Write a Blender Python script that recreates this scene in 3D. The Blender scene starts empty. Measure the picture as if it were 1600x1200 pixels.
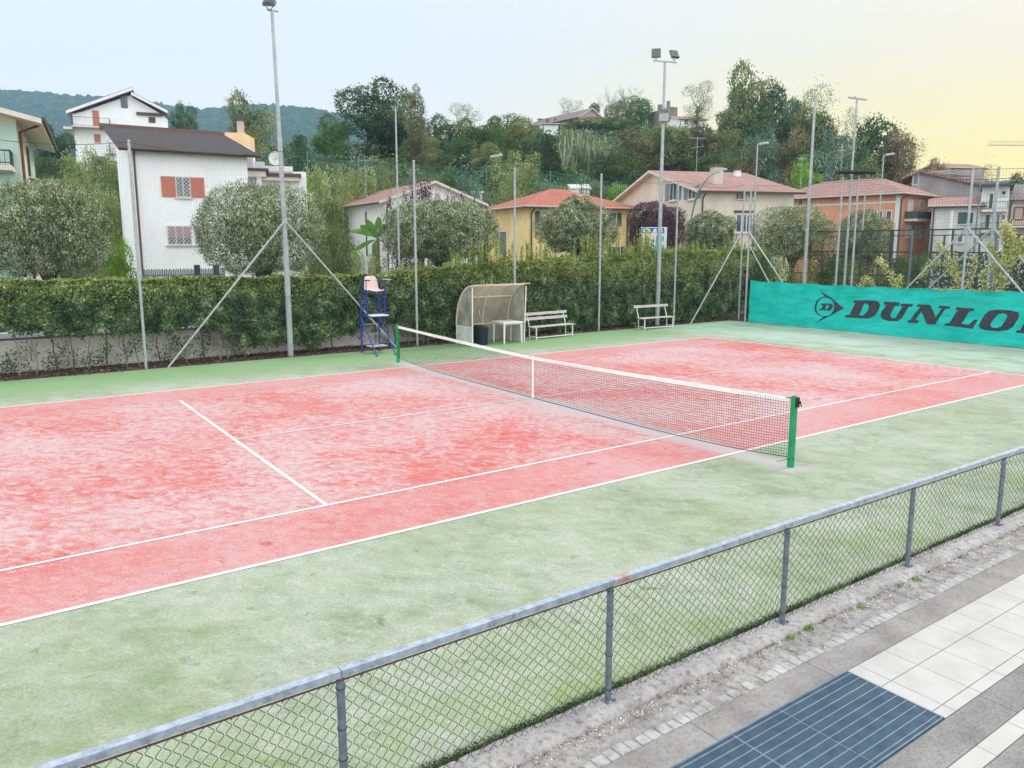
import bpy, math, random
import numpy as np
from mathutils import Vector, Matrix, Euler
from mathutils.geometry import tessellate_polygon
R=math.radians
SC=bpy.context.scene
COL=SC.collection
random.seed(7)
# ---------------------------------------------------------------- camera
CAM=Vector((-9.8177,-13.1176,3.2555)); ROT=Euler((1.4103,.0002,-.6130),'XYZ')
FPX=1199.7; CX=-1.2; CY=-20.9
M3=ROT.to_matrix()
FW=Vector((math.sin(.6130),math.cos(.6130),0)); RT=Vector((FW.y,-FW.x,0))
cd=bpy.data.cameras.new('camera'); cam=bpy.data.objects.new('camera',cd); COL.objects.link(cam)
cam.location=CAM; cam.rotation_euler=ROT; cd.sensor_width=36; cd.lens=FPX/1600*36
cd.shift_x=-CX/1600; cd.shift_y=CY/1600; cd.clip_start=.1; cd.clip_end=6000
SC.camera=cam
def ray(px,py): return M3@Vector(((px-800-CX)/FPX,-(py-600-CY)/FPX,-1))
def P(px,py,f):                     # real-world point seen at a pixel, f metres ahead of the camera
    v=ray(px,py); return CAM+v*(f/v.dot(FW))
def onx(px,py,x): v=ray(px,py); return CAM+v*((x-CAM.x)/v.x)
def ony(px,py,y): v=ray(px,py); return CAM+v*((y-CAM.y)/v.y)
def onz(px,py,z): v=ray(px,py); return CAM+v*((z-CAM.z)/v.z)
def RF(r,f,z=0): p=CAM+RT*r+FW*f; return Vector((p.x,p.y,z))

# ---------------------------------------------------------------- materials
def nodes(name):
    m=bpy.data.materials.new(name); m.use_nodes=True; nt=m.node_tree
    b=nt.nodes['Principled BSDF']; return m,nt,b
def N(nt,t,**kw):
    n=nt.nodes.new(t)
    for k,v in kw.items():
        if k in n.inputs.keys(): n.inputs[k].default_value=v
        else: setattr(n,k,v)
    return n
def ramp(nt,stops,interp='LINEAR'):
    r=nt.nodes.new('ShaderNodeValToRGB'); r.color_ramp.interpolation=interp
    el=r.color_ramp.elements
    while len(el)<len(stops): el.new(.5)
    for e,(p,c) in zip(el,stops): e.position=p; e.color=tuple(c)+(1,) if len(c)==3 else c
    return r
def coord(nt,kind='Object',scale=(1,1,1)):
    tc=nt.nodes.new('ShaderNodeTexCoord'); mp=nt.nodes.new('ShaderNodeMapping')
    nt.links.new(tc.outputs[kind],mp.inputs[0]); mp.inputs['Scale'].default_value=scale
    return mp.outputs[0]
def noise(nt,vec,scale,detail=6,rough=.6,dist=0):
    n=N(nt,'ShaderNodeTexNoise',Scale=scale,Detail=detail,Roughness=rough,Distortion=dist)
    nt.links.new(vec,n.inputs['Vector']); return n.outputs['Fac']
def mix(nt,f,a,b,mode='MIX'):
    m=nt.nodes.new('ShaderNodeMix'); m.data_type='RGBA'; m.blend_type=mode
    for i,v in ((0,f),(6,a),(7,b)):
        if isinstance(v,bpy.types.NodeSocket): nt.links.new(v,m.inputs[i])
        elif isinstance(v,(int,float)): m.inputs[i].default_value=v
        else: m.inputs[i].default_value=tuple(v)+(1,)
    return m.outputs[2]
def bump(nt,b,h,strength=.3,dist=.02):
    n=N(nt,'ShaderNodeBump',Strength=strength,Distance=dist); nt.links.new(h,n.inputs['Height']); nt.links.new(n.outputs[0],b.inputs['Normal'])
def mat(name,c,c2=None,scale=3,rough=.8,metal=0,bmp=0,bs=30,lo=.35,hi=.65,spec=.3,detail=6,stretch=(1,1,1)):
    """base colour c, blotches of c2 from fractal noise, optional bump"""
    m,nt,b=nodes(name); b.inputs['Roughness'].default_value=rough; b.inputs['Metallic'].default_value=metal
    b.inputs['Specular IOR Level'].default_value=spec
    v=coord(nt,'Object',stretch)
    if c2 is None: c2=tuple(x*.8 for x in c)
    r=ramp(nt,[(lo,c2),(hi,c)]); nt.links.new(noise(nt,v,scale,detail),r.inputs[0]); nt.links.new(r.outputs[0],b.inputs['Base Color'])
    if bmp: bump(nt,b,noise(nt,v,bs,3),bmp)
    return m
LB=2.0
def leafmat(name,stops,nscale=.5,trans=.25,rough=.7):
    stops=[(p,tuple(min(.9,v*LB) for v in c)) for p,c in stops]
    m=bpy.data.materials.new(name); m.use_nodes=True; nt=m.node_tree; nt.nodes.clear()
    g=nt.nodes.new('ShaderNodeNewGeometry'); n=N(nt,'ShaderNodeTexNoise',Scale=nscale,Detail=4,Roughness=.6)
    nt.links.new(g.outputs['Position'],n.inputs['Vector'])
    a=N(nt,'ShaderNodeMath',operation='MULTIPLY_ADD'); nt.links.new(g.outputs['Random Per Island'],a.inputs[0]); a.inputs[1].default_value=.5
    s=N(nt,'ShaderNodeMath',operation='MULTIPLY_ADD'); nt.links.new(n.outputs['Fac'],s.inputs[0]); s.inputs[1].default_value=1.6; s.inputs[2].default_value=-.55
    nt.links.new(s.outputs[0],a.inputs[2])
    r=ramp(nt,stops); nt.links.new(a.outputs[0],r.inputs[0])
    d=nt.nodes.new('ShaderNodeBsdfDiffuse'); t=nt.nodes.new('ShaderNodeBsdfTranslucent'); gl=N(nt,'ShaderNodeBsdfGlossy',Roughness=.45)
    gl.inputs['Color'].default_value=(.9,.95,1,1)
    nt.links.new(r.outputs[0],d.inputs[0]); nt.links.new(r.outputs[0],t.inputs[0])
    mx=N(nt,'ShaderNodeMixShader'); mx.inputs[0].default_value=trans; nt.links.new(d.outputs[0],mx.inputs[1]); nt.links.new(t.outputs[0],mx.inputs[2])
    m2=N(nt,'ShaderNodeMixShader'); m2.inputs[0].default_value=.012; nt.links.new(mx.outputs[0],m2.inputs[1]); nt.links.new(gl.outputs[0],m2.inputs[2])
    o=nt.nodes.new('ShaderNodeOutputMaterial'); nt.links.new(m2.outputs[0],o.inputs[0])
    return m

# ---------------------------------------------------------------- mesh helpers
def link(name,me,m=None,parent=None):
    o=bpy.data.objects.new(name,me); COL.objects.link(o)
    if m is not None:
        for k in (m if isinstance(m,(list,tuple)) else [m]): me.materials.append(k)
    if parent is not None: o.parent=parent; o.matrix_parent_inverse=Matrix.Identity(4)
    return o
def tag(o,label=None,cat=None,group=None,kind=None):
    if label: o['label']=label
    if cat: o['category']=cat
    if group: o['group']=group
    if kind: o['kind']=kind
    return o
def empty(name,loc,label,cat,group=None,rz=0):
    o=bpy.data.objects.new(name,None); COL.objects.link(o); o.location=loc; o.rotation_euler=(0,0,rz); o.empty_display_size=.3
    return tag(o,label,cat,group)
class MB:
    """collects faces; coordinates are local to the object it becomes"""
    def __init__(s): s.v=[]; s.f=[]; s.mi=[]
    def add(s,vs,fs,mi=0):
        n=len(s.v); s.v+= [tuple(a) for a in vs]; s.f+=[tuple(i+n for i in f) for f in fs]; s.mi+=[mi]*len(fs)
    def box(s,x0,y0,z0,x1,y1,z1,mi=0,T=None):
        vs=[Vector(p) for p in ((x0,y0,z0),(x1,y0,z0),(x1,y1,z0),(x0,y1,z0),(x0,y0,z1),(x1,y0,z1),(x1,y1,z1),(x0,y1,z1))]
        if T: vs=[T@v for v in vs]
        s.add(vs,[(0,3,2,1),(4,5,6,7),(0,1,5,4),(1,2,6,5),(2,3,7,6),(3,0,4,7)],mi)
    def bbox(s,x0,y0,z0,x1,y1,z1,b=.01,mi=0,T=None):
        """box with chamfered vertical and top edges"""
        pts=[]
        for z,i in ((z0,0),(z1-b,0),(z1,b)):
            k=b+i
            ring=[(x0+k,y0+i),(x1-k,y0+i),(x1-i,y0+k),(x1-i,y1-k),(x1-k,y1-i),(x0+k,y1-i),(x0+i,y1-k),(x0+i,y0+k)]
            pts+= [Vector((x,y,z)) for x,y in ring]
        if T: pts=[T@v for v in pts]
        fs=[tuple(range(7,-1,-1)),tuple(range(16,24))]
        for r in (0,8):
            for k in range(8): fs.append((r+k,r+(k+1)%8,r+8+(k+1)%8,r+8+k))
        s.add(pts,fs,mi)
    def bar(s,a,b,w,h=None,mi=0,up=Vector((0,0,1))):
        a=Vector(a); b=Vector(b); h=h or w; d=(b-a).normalized()
        if abs(d.dot(up))>.98: up=Vector((0,1,0))
        x=d.cross(up).normalized()*w/2; y=x.normalized().cross(d)*h/2
        vs=[p+i*x+j*y for p in (a,b) for i,j in ((-1,-1),(1,-1),(1,1),(-1,1))]
        s.add(vs,[(0,1,2,3),(7,6,5,4),(0,4,5,1),(1,5,6,2),(2,6,7,3),(3,7,4,0)],mi)
    def tube(s,pts,r,n=8,mi=0,cap=True):
        pts=[Vector(p) for p in pts]; rs=r if isinstance(r,(list,tuple)) else [r]*len(pts)
        base=len(s.v); prev=None
        for i,p in enumerate(pts):
            d=(pts[min(i+1,len(pts)-1)]-pts[max(i-1,0)]).normalized()
            if prev is None:
                u=d.cross(Vector((0,0,1)) if abs(d.z)<.9 else Vector((1,0,0))).normalized()
            else: u=(prev-d*prev.dot(d)).normalized()
            prev=u; w=d.cross(u)
            for k in range(n):
                a=2*math.pi*k/n; s.v.append(tuple(p+(u*math.cos(a)+w*math.sin(a))*rs[i]))
        for i in range(len(pts)-1):
            for k in range(n):
                q=base+i*n; s.f.append((q+k,q+(k+1)%n,q+n+(k+1)%n,q+n+k)); s.mi.append(mi)
        if cap:
            s.f.append(tuple(base+k for k in range(n-1,-1,-1))); s.mi.append(mi)
            q=base+(len(pts)-1)*n; s.f.append(tuple(q+k for k in range(n))); s.mi.append(mi)
    def prism(s,poly,z0,z1,mi=0,T=None):
        n=len(poly); vs=[Vector((x,y,z0)) for x,y in poly]+[Vector((x,y,z1)) for x,y in poly]
        if T: vs=[T@v for v in vs]
        s.add(vs,[tuple(range(n-1,-1,-1)),tuple(range(n,2*n))]+[(k,(k+1)%n,n+(k+1)%n,n+k) for k in range(n)],mi)
    def build(s,name,m=None,parent=None,smooth=False):
        me=bpy.data.meshes.new(name); me.from_pydata(s.v,[],s.f); me.polygons.foreach_set('material_index',s.mi)
        if smooth: me.polygons.foreach_set('use_smooth',[True]*len(me.polygons))
        me.update(); return link(name,me,m,parent)
def npmesh(name,V,F):
    """V (n,3), F (m,4) quads"""
    me=bpy.data.meshes.new(name); V=np.ascontiguousarray(V,dtype=np.float32); F=np.ascontiguousarray(F,dtype=np.int32)
    me.vertices.add(len(V)); me.vertices.foreach_set('co',V.ravel())
    me.loops.add(F.size); me.loops.foreach_set('vertex_index',F.ravel())
    me.polygons.add(len(F)); me.polygons.foreach_set('loop_start',np.arange(0,F.size,F.shape[1],dtype=np.int32))
    me.update(calc_edges=True); me.validate(); return me
def ribbons(A,B,w,side):
    """thin flat cords from A to B (n,3); side = width direction"""
    A=np.asarray(A,float); B=np.asarray(B,float); d=B-A; d/=np.linalg.norm(d,axis=1)[:,None]
    nrm=np.asarray(side,float); u=np.cross(d,nrm); u/=np.linalg.norm(u,axis=1)[:,None]; u*=w/2
    V=np.stack([A-u,A+u,B+u,B-u],1).reshape(-1,3); F=np.arange(len(A)*4).reshape(-1,4); return V,F
def leafquads(C,Nn,size,rng,aspect=.5,updir=None):
    n=len(C); t=rng.normal(size=(n,3)) if updir is None else updir+rng.normal(size=(n,3))*.25
    a=t-Nn*(t*Nn).sum(1)[:,None]; a/=np.linalg.norm(a,axis=1)[:,None]+1e-9; b=np.cross(Nn,a)
    s=(size*(.7+.6*rng.random(n)))[:,None] if np.isscalar(size) else size[:,None]
    V=np.stack([C-a*s*.5,C+b*s*.5*aspect,C+a*s*.5,C-b*s*.5*aspect],1).reshape(-1,3)
    return V,np.arange(4*n).reshape(-1,4)
def unit(n,rng):
    d=rng.normal(size=(n,3)); return d/np.linalg.norm(d,axis=1)[:,None]
def lobeleaves(lobes,n,size,rng,jit=.16,ndev=.8,aspect=.55,cull=True):
    L=np.array(lobes,float)      # cx cy cz rx ry rz weight
    w=L[:,3]*L[:,5]; w/=w.sum(); k=rng.choice(len(L),n,p=w); d=unit(n,rng)
    rad=1-np.abs(rng.normal(size=n))*jit+(rng.random(n)<.3)*rng.random(n)**1.5*jit*1.9
    C=L[k,:3]+d*L[k,3:6]*rad[:,None]
    if cull:
        keep=np.ones(n,bool)
        for j in range(len(L)):
            q=((C-L[j,:3])/(L[j,3:6]*.72)); keep&=~((q**2).sum(1)<1)
        C=C[keep]; d=d[keep]
    nn=d+rng.normal(size=d.shape)*ndev; nn/=np.linalg.norm(nn,axis=1)[:,None]
    return leafquads(C,nn,size,rng,aspect)
def poly(name,pts,z,m,kind='structure'):
    mb=MB(); mb.add([(x,y,z) for x,y in pts],[tuple(range(len(pts)))]); o=mb.build(name,m); tag(o,kind=kind); return o
def copytree(src,loc,rz=None,scale=None,label=None,mats=None):
    """a thing and its parts, mesh data shared"""
    r=src.copy(); COL.objects.link(r); r.location=loc
    if rz is not None: r.rotation_euler=(0,0,rz)
    if scale is not None: r.scale=scale
    if label: r['label']=label
    for ch in [c for c in bpy.data.objects if c.parent is src]:
        c=ch.copy(); COL.objects.link(c); c.parent=r
        for g in [g for g in bpy.data.objects if g.parent is ch]:
            d=g.copy(); COL.objects.link(d); d.parent=c
    return r
# ---------------------------------------------------------------- shared materials
M={}
M['galv']=mat('galvanised_steel',(.42,.455,.46),(.30,.335,.345),8,.5,.2,.1,60)
M['galv_dark']=mat('weathered_steel',(.25,.28,.32),(.14,.17,.21),25,.5,.5,.1,80,lo=.4,hi=.75)
M['rail']=mat('rail_zinc',(.60,.64,.70),(.36,.40,.46),14,.45,.45,.12,60,lo=.3,hi=.6)
M['rust']=mat('rust',(.55,.20,.11),(.62,.55,.52),30,.8,0,.2,60)
M['wire_dark']=mat('old_wire',(.028,.040,.034),(.015,.02,.018),10,.6,.2)
M['wire_green']=mat('green_net_cord',(.03,.07,.045),(.02,.05,.035),2,.8)
M['wire_grey']=mat('grey_wire',(.08,.095,.085),(.05,.06,.055),2,.6,.3)
M['net_black']=mat('net_cord',(.022,.022,.026),(.012,.012,.014),4,.8)
M['white_tape']=mat('net_tape',(.84,.83,.78),(.74,.73,.69),6,.75)
M['green_post']=mat('green_post_paint',(.02,.31,.12),(.015,.22,.09),5,.35,0,.06,40)
M['black']=mat('black_plastic',(.02,.02,.022),(.012,.012,.014),8,.45)
M['blue_paint']=mat('blue_paint',(.012,.045,.34),(.03,.045,.20),14,.4,0,.1,50)
M['blue_dark']=mat('worn_blue_paint',(.05,.06,.13),(.03,.03,.05),20,.5)
M['pink_seat']=mat('faded_pink_plastic',(.72,.46,.42),(.66,.52,.50),6,.45)
M['white_pl']=mat('white_plastic',(.74,.74,.72),(.62,.62,.60),4,.5,0,.04,30)
M['board_grey']=mat('grey_board',(.50,.49,.50),(.34,.33,.34),12,.7)
M['wood_grey']=mat('weathered_slat',(.56,.53,.50),(.36,.33,.31),9,.8,0,.25,50,stretch=(.4,4,4))
M['frame_cream']=mat('cream_frame_paint',(.76,.71,.62),(.52,.42,.31),12,.6,0,.1,40,lo=.25,hi=.5)
M['bin_navy']=mat('navy_bin',(.012,.02,.045),(.02,.03,.05),6,.4)
M['bin_green']=mat('dark_green_bin',(.012,.05,.045),(.02,.06,.05),6,.4)
M['plaster_white']=mat('white_plaster',(.80,.81,.82),(.68,.70,.72),.9,.9,0,.05,20)
M['glass']=mat('window_glass',(.10,.12,.14),(.05,.06,.07),2,.12,0,spec=.8)
M['dark']=mat('dark_void',(.03,.03,.035),(.02,.02,.02),3,.8)
M['shutter_red']=mat('orange_red_shutter',(.58,.21,.15),(.50,.17,.12),6,.7)
M['shutter_green']=mat('green_shutter',(.07,.14,.11),(.05,.10,.08),6,.7)
M['shutter_grey']=mat('grey_blue_shutter',(.24,.29,.33),(.18,.22,.25),6,.7)
M['win_white']=mat('window_frame_white',(.75,.75,.74),(.6,.6,.6),6,.6)
M['brown_trim']=mat('brown_gutter',(.12,.07,.05),(.08,.05,.04),6,.5)
M['cream_trim']=mat('cream_trim',(.72,.66,.56),(.6,.54,.46),4,.8)
M['metal_rail']=mat('balcony_iron',(.07,.08,.09),(.04,.05,.06),8,.5,.2)
M['bark']=mat('bark',(.13,.10,.08),(.06,.045,.035),6,.9,0,.4,30)
M['bark_grey']=mat('pale_bark',(.33,.30,.27),(.20,.17,.15),9,.9,0,.3,40)
def tilemat(name,c,c2,c3=None):
    m,nt,b=nodes(name); b.inputs['Roughness'].default_value=.85
    v=coord(nt,'UV')
    w=N(nt,'ShaderNodeTexWave',Scale=1.0,Distortion=.6,Detail=2); w.wave_type='BANDS'; w.bands_direction='X'; nt.links.new(coord(nt,'UV',(1.6,1.6,1.6)),w.inputs['Vector'])
    br=N(nt,'ShaderNodeTexBrick',Scale=1.0); br.inputs['Color1'].default_value=tuple(c)+(1,); br.inputs['Color2'].default_value=tuple(c2)+(1,)
    br.inputs['Mortar'].default_value=tuple(x*.55 for x in c2)+(1,); br.inputs['Mortar Size'].default_value=.03; br.inputs['Brick Width'].default_value=.22; br.inputs['Row Height'].default_value=.36
    nt.links.new(v,br.inputs['Vector'])
    r=ramp(nt,[(.35,c3 or tuple(x*.55 for x in c)),(.6,(1,1,1))]) 
    nt.links.new(noise(nt,v,.8,6,.7),r.inputs[0])
    col=mix(nt,.55,br.outputs['Color'],r.outputs[0],'MULTIPLY')
    nt.links.new(col,b.inputs['Base Color']); bump(nt,b,w.outputs['Fac'],.7,.06); return m
M['tile_pink']=tilemat('pink_roof_tiles',(.44,.255,.225),(.36,.20,.175),(.7,.6,.55))
M['tile_red']=tilemat('red_roof_tiles',(.52,.175,.115),(.44,.14,.09),(.8,.6,.5))
M['tile_dark']=tilemat('dark_roof_sheet',(.060,.040,.043),(.042,.029,.032),(.6,.6,.6))
M['tile_grey']=tilemat('old_grey_tiles',(.27,.23,.21),(.20,.17,.16),(.6,.6,.6))
M['tile_brown']=tilemat('brown_roof_tiles',(.42,.24,.20),(.32,.18,.15),(.7,.6,.6))

# ---------------------------------------------------------------- turf materials
def turf(name,base,base2,dust,red):
    m,nt,b=nodes(name); b.inputs['Roughness'].default_value=.95; b.inputs['Specular IOR Level'].default_value=.1
    v=coord(nt,'Object'); 
    # view-independent, brushed slightly along the court
    vs=N(nt,'ShaderNodeMapping'); vs.inputs['Scale'].default_value=(1.0,.8,1); vs.inputs['Rotation'].default_value=(0,0,R(35)); nt.links.new(v,vs.inputs[0])
    vst=N(nt,'ShaderNodeMapping'); vst.inputs['Scale'].default_value=(.85,1.2,1); nt.links.new(vs.outputs[0],vst.inputs[0])
    big=noise(nt,vst.outputs[0],.35,4,.5); med=noise(nt,vst.outputs[0],3.4 if red else 2.4,14,.80 if red else .78,.25); fine=noise(nt,v,38,5,.85)
    r1=ramp(nt,[(.38,base),(.62,base2)]); nt.links.new(noise(nt,vs.outputs[0],.9,5,.6),r1.inputs[0])
    # sand dust amount
    a=N(nt,'ShaderNodeMath',operation='MULTIPLY_ADD'); nt.links.new(big,a.inputs[0]); a.inputs[1].default_value=.45; nt.links.new(med,a.inputs[2])
    rd=ramp(nt,[(.60,(0,0,0)),(.70,(.30,.30,.30)),(.80,(.60,.60,.60)),(.92,(.8,.8,.8))] if red else [(.56,(.0,)*3),(.70,(.38,.38,.38)),(.88,(.75,.75,.75))]); nt.links.new(a.outputs[0],rd.inputs[0])
    # crisp sand flecks, thinner in the tramlines and the surround
    fl=noise(nt,vst.outputs[0],7.5 if red else 6,12,.78,.5); f2_=N(nt,'ShaderNodeMath',operation='MULTIPLY_ADD'); nt.links.new(big,f2_.inputs[0]); f2_.inputs[1].default_value=.35; nt.links.new(fl,f2_.inputs[2])
    rf=ramp(nt,[(.655,(0,0,0)),(.725,(.85,.85,.85))] if red else [(.70,(0,0,0)),(.78,(.55,.55,.55))]); nt.links.new(f2_.outputs[0],rf.inputs[0])
    dsum=mix(nt,1,rd.outputs[0],rf.outputs[0],'SCREEN')
    if red:
        sp_=nt.nodes.new('ShaderNodeSeparateXYZ'); nt.links.new(v,sp_.inputs[0]); ay=N(nt,'ShaderNodeMath',operation='ABSOLUTE'); nt.links.new(sp_.outputs[1],ay.inputs[0])
        am=N(nt,'ShaderNodeMapRange'); am.interpolation_type='SMOOTHSTEP'; nt.links.new(ay.outputs[0],am.inputs[0]); am.inputs[1].default_value=3.9; am.inputs[2].default_value=4.35; am.inputs[3].default_value=0; am.inputs[4].default_value=.58
        dsum=mix(nt,am.outputs[0],dsum,(.36,.36,.36))
    col=mix(nt,dsum,r1.outputs[0],dust)
    g=ramp(nt,[(.34,(.62,.62,.62)),(.66,(1.3,1.3,1.3))]); nt.links.new(fine,g.inputs[0])
    col=mix(nt,.75,col,g.outputs[0],'MULTIPLY')
    ds=noise(nt,vst.outputs[0],2.6,4,.62,.3); rds=ramp(nt,[(.665,(0,0,0)),(.70,(.65,.65,.65))]); nt.links.new(ds,rds.inputs[0])
    col=mix(nt,rds.outputs[0],col,(.40,.075,.062) if red else (.17,.235,.105))
    # darker scuffs
    sc=noise(nt,vst.outputs[0],4.5,7,.65,.9); rs=ramp(nt,[(.62,(0,0,0)),(.70,(.7,.7,.7))]); nt.links.new(sc,rs.inputs[0])
    col=mix(nt,rs.outputs[0],col,tuple(x*(.80 if red else .72) for x in base))
    sep=nt.nodes.new('ShaderNodeSeparateXYZ'); nt.links.new(v,sep.inputs[0])
    def band(sock,c,half,soft,wob=.12):
        s=N(nt,'ShaderNodeMath',operation='SUBTRACT'); nt.links.new(sock,s.inputs[0]); s.inputs[1].default_value=c
        ab=N(nt,'ShaderNodeMath',operation='ABSOLUTE'); nt.links.new(s.outputs[0],ab.inputs[0])
        ad=N(nt,'ShaderNodeMath',operation='MULTIPLY_ADD'); nt.links.new(noise(nt,v,3.5,5,.7),ad.inputs[0]); ad.inputs[1].default_value=wob*2; nt.links.new(ab.outputs[0],ad.inputs[2])
        mr=N(nt,'ShaderNodeMapRange'); mr.interpolation_type='SMOOTHSTEP'; nt.links.new(ad.outputs[0],mr.inputs[0])
        mr.inputs[1].default_value=half+wob; mr.inputs[2].default_value=half+wob+soft; mr.inputs[3].default_value=1; mr.inputs[4].default_value=0
        return mr.outputs[0]
    # sand swept against the net
    bx=band(sep.outputs[0],-.06,.06,.34,.16); by=band(sep.outputs[1],0,6.5,.25,.1)
    mu=N(nt,'ShaderNodeMath',operation='MULTIPLY'); nt.links.new(bx,mu.inputs[0]); nt.links.new(by,mu.inputs[1])
    m2=N(nt,'ShaderNodeMath',operation='MULTIPLY'); nt.links.new(mu.outputs[0],m2.inputs[0]); m2.inputs[1].default_value=.8
    col=mix(nt,m2.outputs[0],col,(.41,.385,.395))
    if not red:
        # moss near the low fence, fresher turf by the side fence, bluish sand at the far end
        ms=band(sep.outputs[1],-9.35,.25,1.1,.5); nz=ramp(nt,[(.45,(0,0,0)),(.68,(.7,.7,.7))]); nt.links.new(noise(nt,v,.95,10,.68,.3),nz.inputs[0])
        mm=N(nt,'ShaderNodeMath',operation='MULTIPLY'); nt.links.new(ms,mm.inputs[0]); nt.links.new(nz.outputs[0],mm.inputs[1])
        col=mix(nt,mm.outputs[0],col,(.20,.285,.09))
        ed=band(sep.outputs[1],-9.33,.05,.16,.07); col=mix(nt,ed,col,(.05,.08,.03))
        fs=band(sep.outputs[1],9.0,1.5,1.8,.5); f2=N(nt,'ShaderNodeMath',operation='MULTIPLY'); nt.links.new(fs,f2.inputs[0]); f2.inputs[1].default_value=.75
        col=mix(nt,f2.outputs[0],col,(.175,.31,.135))
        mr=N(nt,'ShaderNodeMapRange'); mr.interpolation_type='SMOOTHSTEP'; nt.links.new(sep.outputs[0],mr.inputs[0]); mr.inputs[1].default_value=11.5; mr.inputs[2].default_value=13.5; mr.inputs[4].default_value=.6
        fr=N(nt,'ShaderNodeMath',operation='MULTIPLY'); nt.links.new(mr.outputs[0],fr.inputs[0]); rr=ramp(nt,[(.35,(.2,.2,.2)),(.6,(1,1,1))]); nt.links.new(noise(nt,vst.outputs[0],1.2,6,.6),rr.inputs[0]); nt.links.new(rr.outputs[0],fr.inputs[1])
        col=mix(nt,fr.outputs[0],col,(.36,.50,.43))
    nt.links.new(col,b.inputs['Base Color'])
    bump(nt,b,fine,.35,.01)
    return m
M['turf_green']=turf('green_sanded_turf',(.175,.228,.125),(.25,.298,.182),(.395,.415,.36),False)
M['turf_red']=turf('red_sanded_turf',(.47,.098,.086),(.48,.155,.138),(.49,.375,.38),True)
def linemat(name,c,wear,sc=9):
    m,nt,b=nodes(name); b.inputs['Roughness'].default_value=.9
    v=coord(nt,'Object'); b.inputs['Base Color'].default_value=tuple(c)+(1,)
    r=ramp(nt,[(wear-.12,(1,1,1)),(wear+.1,(.12,.12,.12))]); nt.links.new(noise(nt,v,sc,6,.7,.4),r.inputs[0]); nt.links.new(r.outputs[0],b.inputs['Alpha'])
    return m
M['line']=linemat('white_line',(.64,.62,.60),.74)
M['line_mid']=linemat('worn_white_line',(.62,.57,.55),.66)
M['line_faint']=linemat('sand_covered_line',(.60,.52,.51),.56,5)

# ---------------------------------------------------------------- terrain
def lerp_tab(t,tab):
    for (a,x),(b,y) in zip(tab,tab[1:]):
        if t<=b:
            k=(t-a)/(b-a); k=max(0,min(1,k)); return x+(y-x)*k
    return tab[-1][1]
PROF=[(-.75,[(46,0),(70,5),(100,13),(170,15),(400,8)]),(-.42,[(50,0),(70,6),(100,13.5),(170,15),(400,6)]),
      (-.2,[(58,0),(72,8),(95,14),(130,16),(200,15),(400,2)]),(0.0,[(60,0),(75,8),(105,16),(140,23),(190,25),(400,2)]),
      (.22,[(60,0),(75,5),(105,13),(150,25),(200,28),(400,2)]),(.36,[(66,0),(80,3),(110,11),(140,17),(200,18),(400,0)]),
      (.46,[(75,0),(100,4),(140,8),(200,6),(400,0)]),(.58,[(80,0),(120,3),(200,3),(400,0)]),(.9,[(80,0),(200,1),(400,0)])]
def ground_z(r,f):
    if f<20: return 0
    t=r/f
    for (a,A),(b,B) in zip(PROF,PROF[1:]):
        if t<=b or b==.9:
            k=max(0,min(1,(t-a)/(b-a))); k=k*k*(3-2*k); z=lerp_tab(f,A)*(1-k)+lerp_tab(f,B)*k; break
    w=min(1,max(0,(f-50)/30)); return z+w*.5*math.sin(r*.11+f*.05)*math.sin(f*.13+1)
def gz(p): d=Vector((p.x,p.y,0))-Vector((CAM.x,CAM.y,0)); return ground_z(d.dot(RT),d.dot(FW))
fs=[-60,-30,-10,10,20,30,40,46,50,54,58,62]+list(range(66,206,5))+[220,240,270,300,350,400,500]+[700,1000,1600,2500,4000]
V=[];F=[];ts=[i*.03 for i in range(-60,61)]
for f in fs:
    for t in ts:
        r=t*max(f,45) if f<4000 else t*f
        V.append(tuple(RF(r,f,ground_z(r,f)-.06)))
n=len(ts)
for i in range(len(fs)-1):
    for j in range(n-1): F.append((i*n+j,i*n+j+1,(i+1)*n+j+1,(i+1)*n+j))
me=bpy.data.meshes.new('ground'); me.from_pydata(V,[],F); me.polygons.foreach_set('use_smooth',[True]*len(F))
M['grass_ground']=mat('grass_soil',(.075,.115,.04),(.05,.06,.03),.35,.95,0,.5,3)
tag(link('ground',me,M['grass_ground']),kind='structure')

# far wooded mountain ridge (behind the houses at the left)
prof_px=[(-260,118),(-100,124),(0,130),(55,133),(90,138),(120,141),(150,143),(180,141),(215,150),(262,158),(300,162),(330,165),(352,159),(392,155),(430,156),(470,160),(520,168),(600,180),(700,215),(800,232),(900,250),(1100,265),(1400,278),(1800,282)]
RNG=np.random.default_rng(5)
rows=110; cols=520; pxs=np.linspace(-260,1800,cols); V=np.zeros((rows,cols,3)); 
def vnoise(x,y,seed):
    xi=np.floor(x).astype(int); yi=np.floor(y).astype(int); fx=x-xi; fy=y-yi; fx=fx*fx*(3-2*fx); fy=fy*fy*(3-2*fy)
    h=lambda a,b: (np.sin(a*127.1+b*311.7+seed*74.7)*43758.5453)%1
    return (h(xi,yi)*(1-fx)+h(xi+1,yi)*fx)*(1-fy)+(h(xi,yi+1)*(1-fx)+h(xi+1,yi+1)*fx)*fy
for j,px in enumerate(pxs):
    top=P(px,lerp_tab(px,prof_px),1100); base=Vector((top.x,top.y,0))
    d=(base-Vector((CAM.x,CAM.y,0))); rr=d.dot(RT)
    for i in range(rows):
        u=i/(rows-1); f=420+u*700; q=RF(rr*f/1100*(.55+.45*f/1100)/(1) if False else rr*f/1100,f,0)
        V[i,j]=(q.x,q.y,(top.z-8)*(u**1.25)*(1-.0*u))
X=V[:,:,0]/42; Y=V[:,:,1]/42
ridg=(vnoise(X*.33,Y*.33,1)-.5)*26*np.linspace(0,1,rows)[:,None]*np.linspace(1,.12,rows)[:,None]
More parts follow.
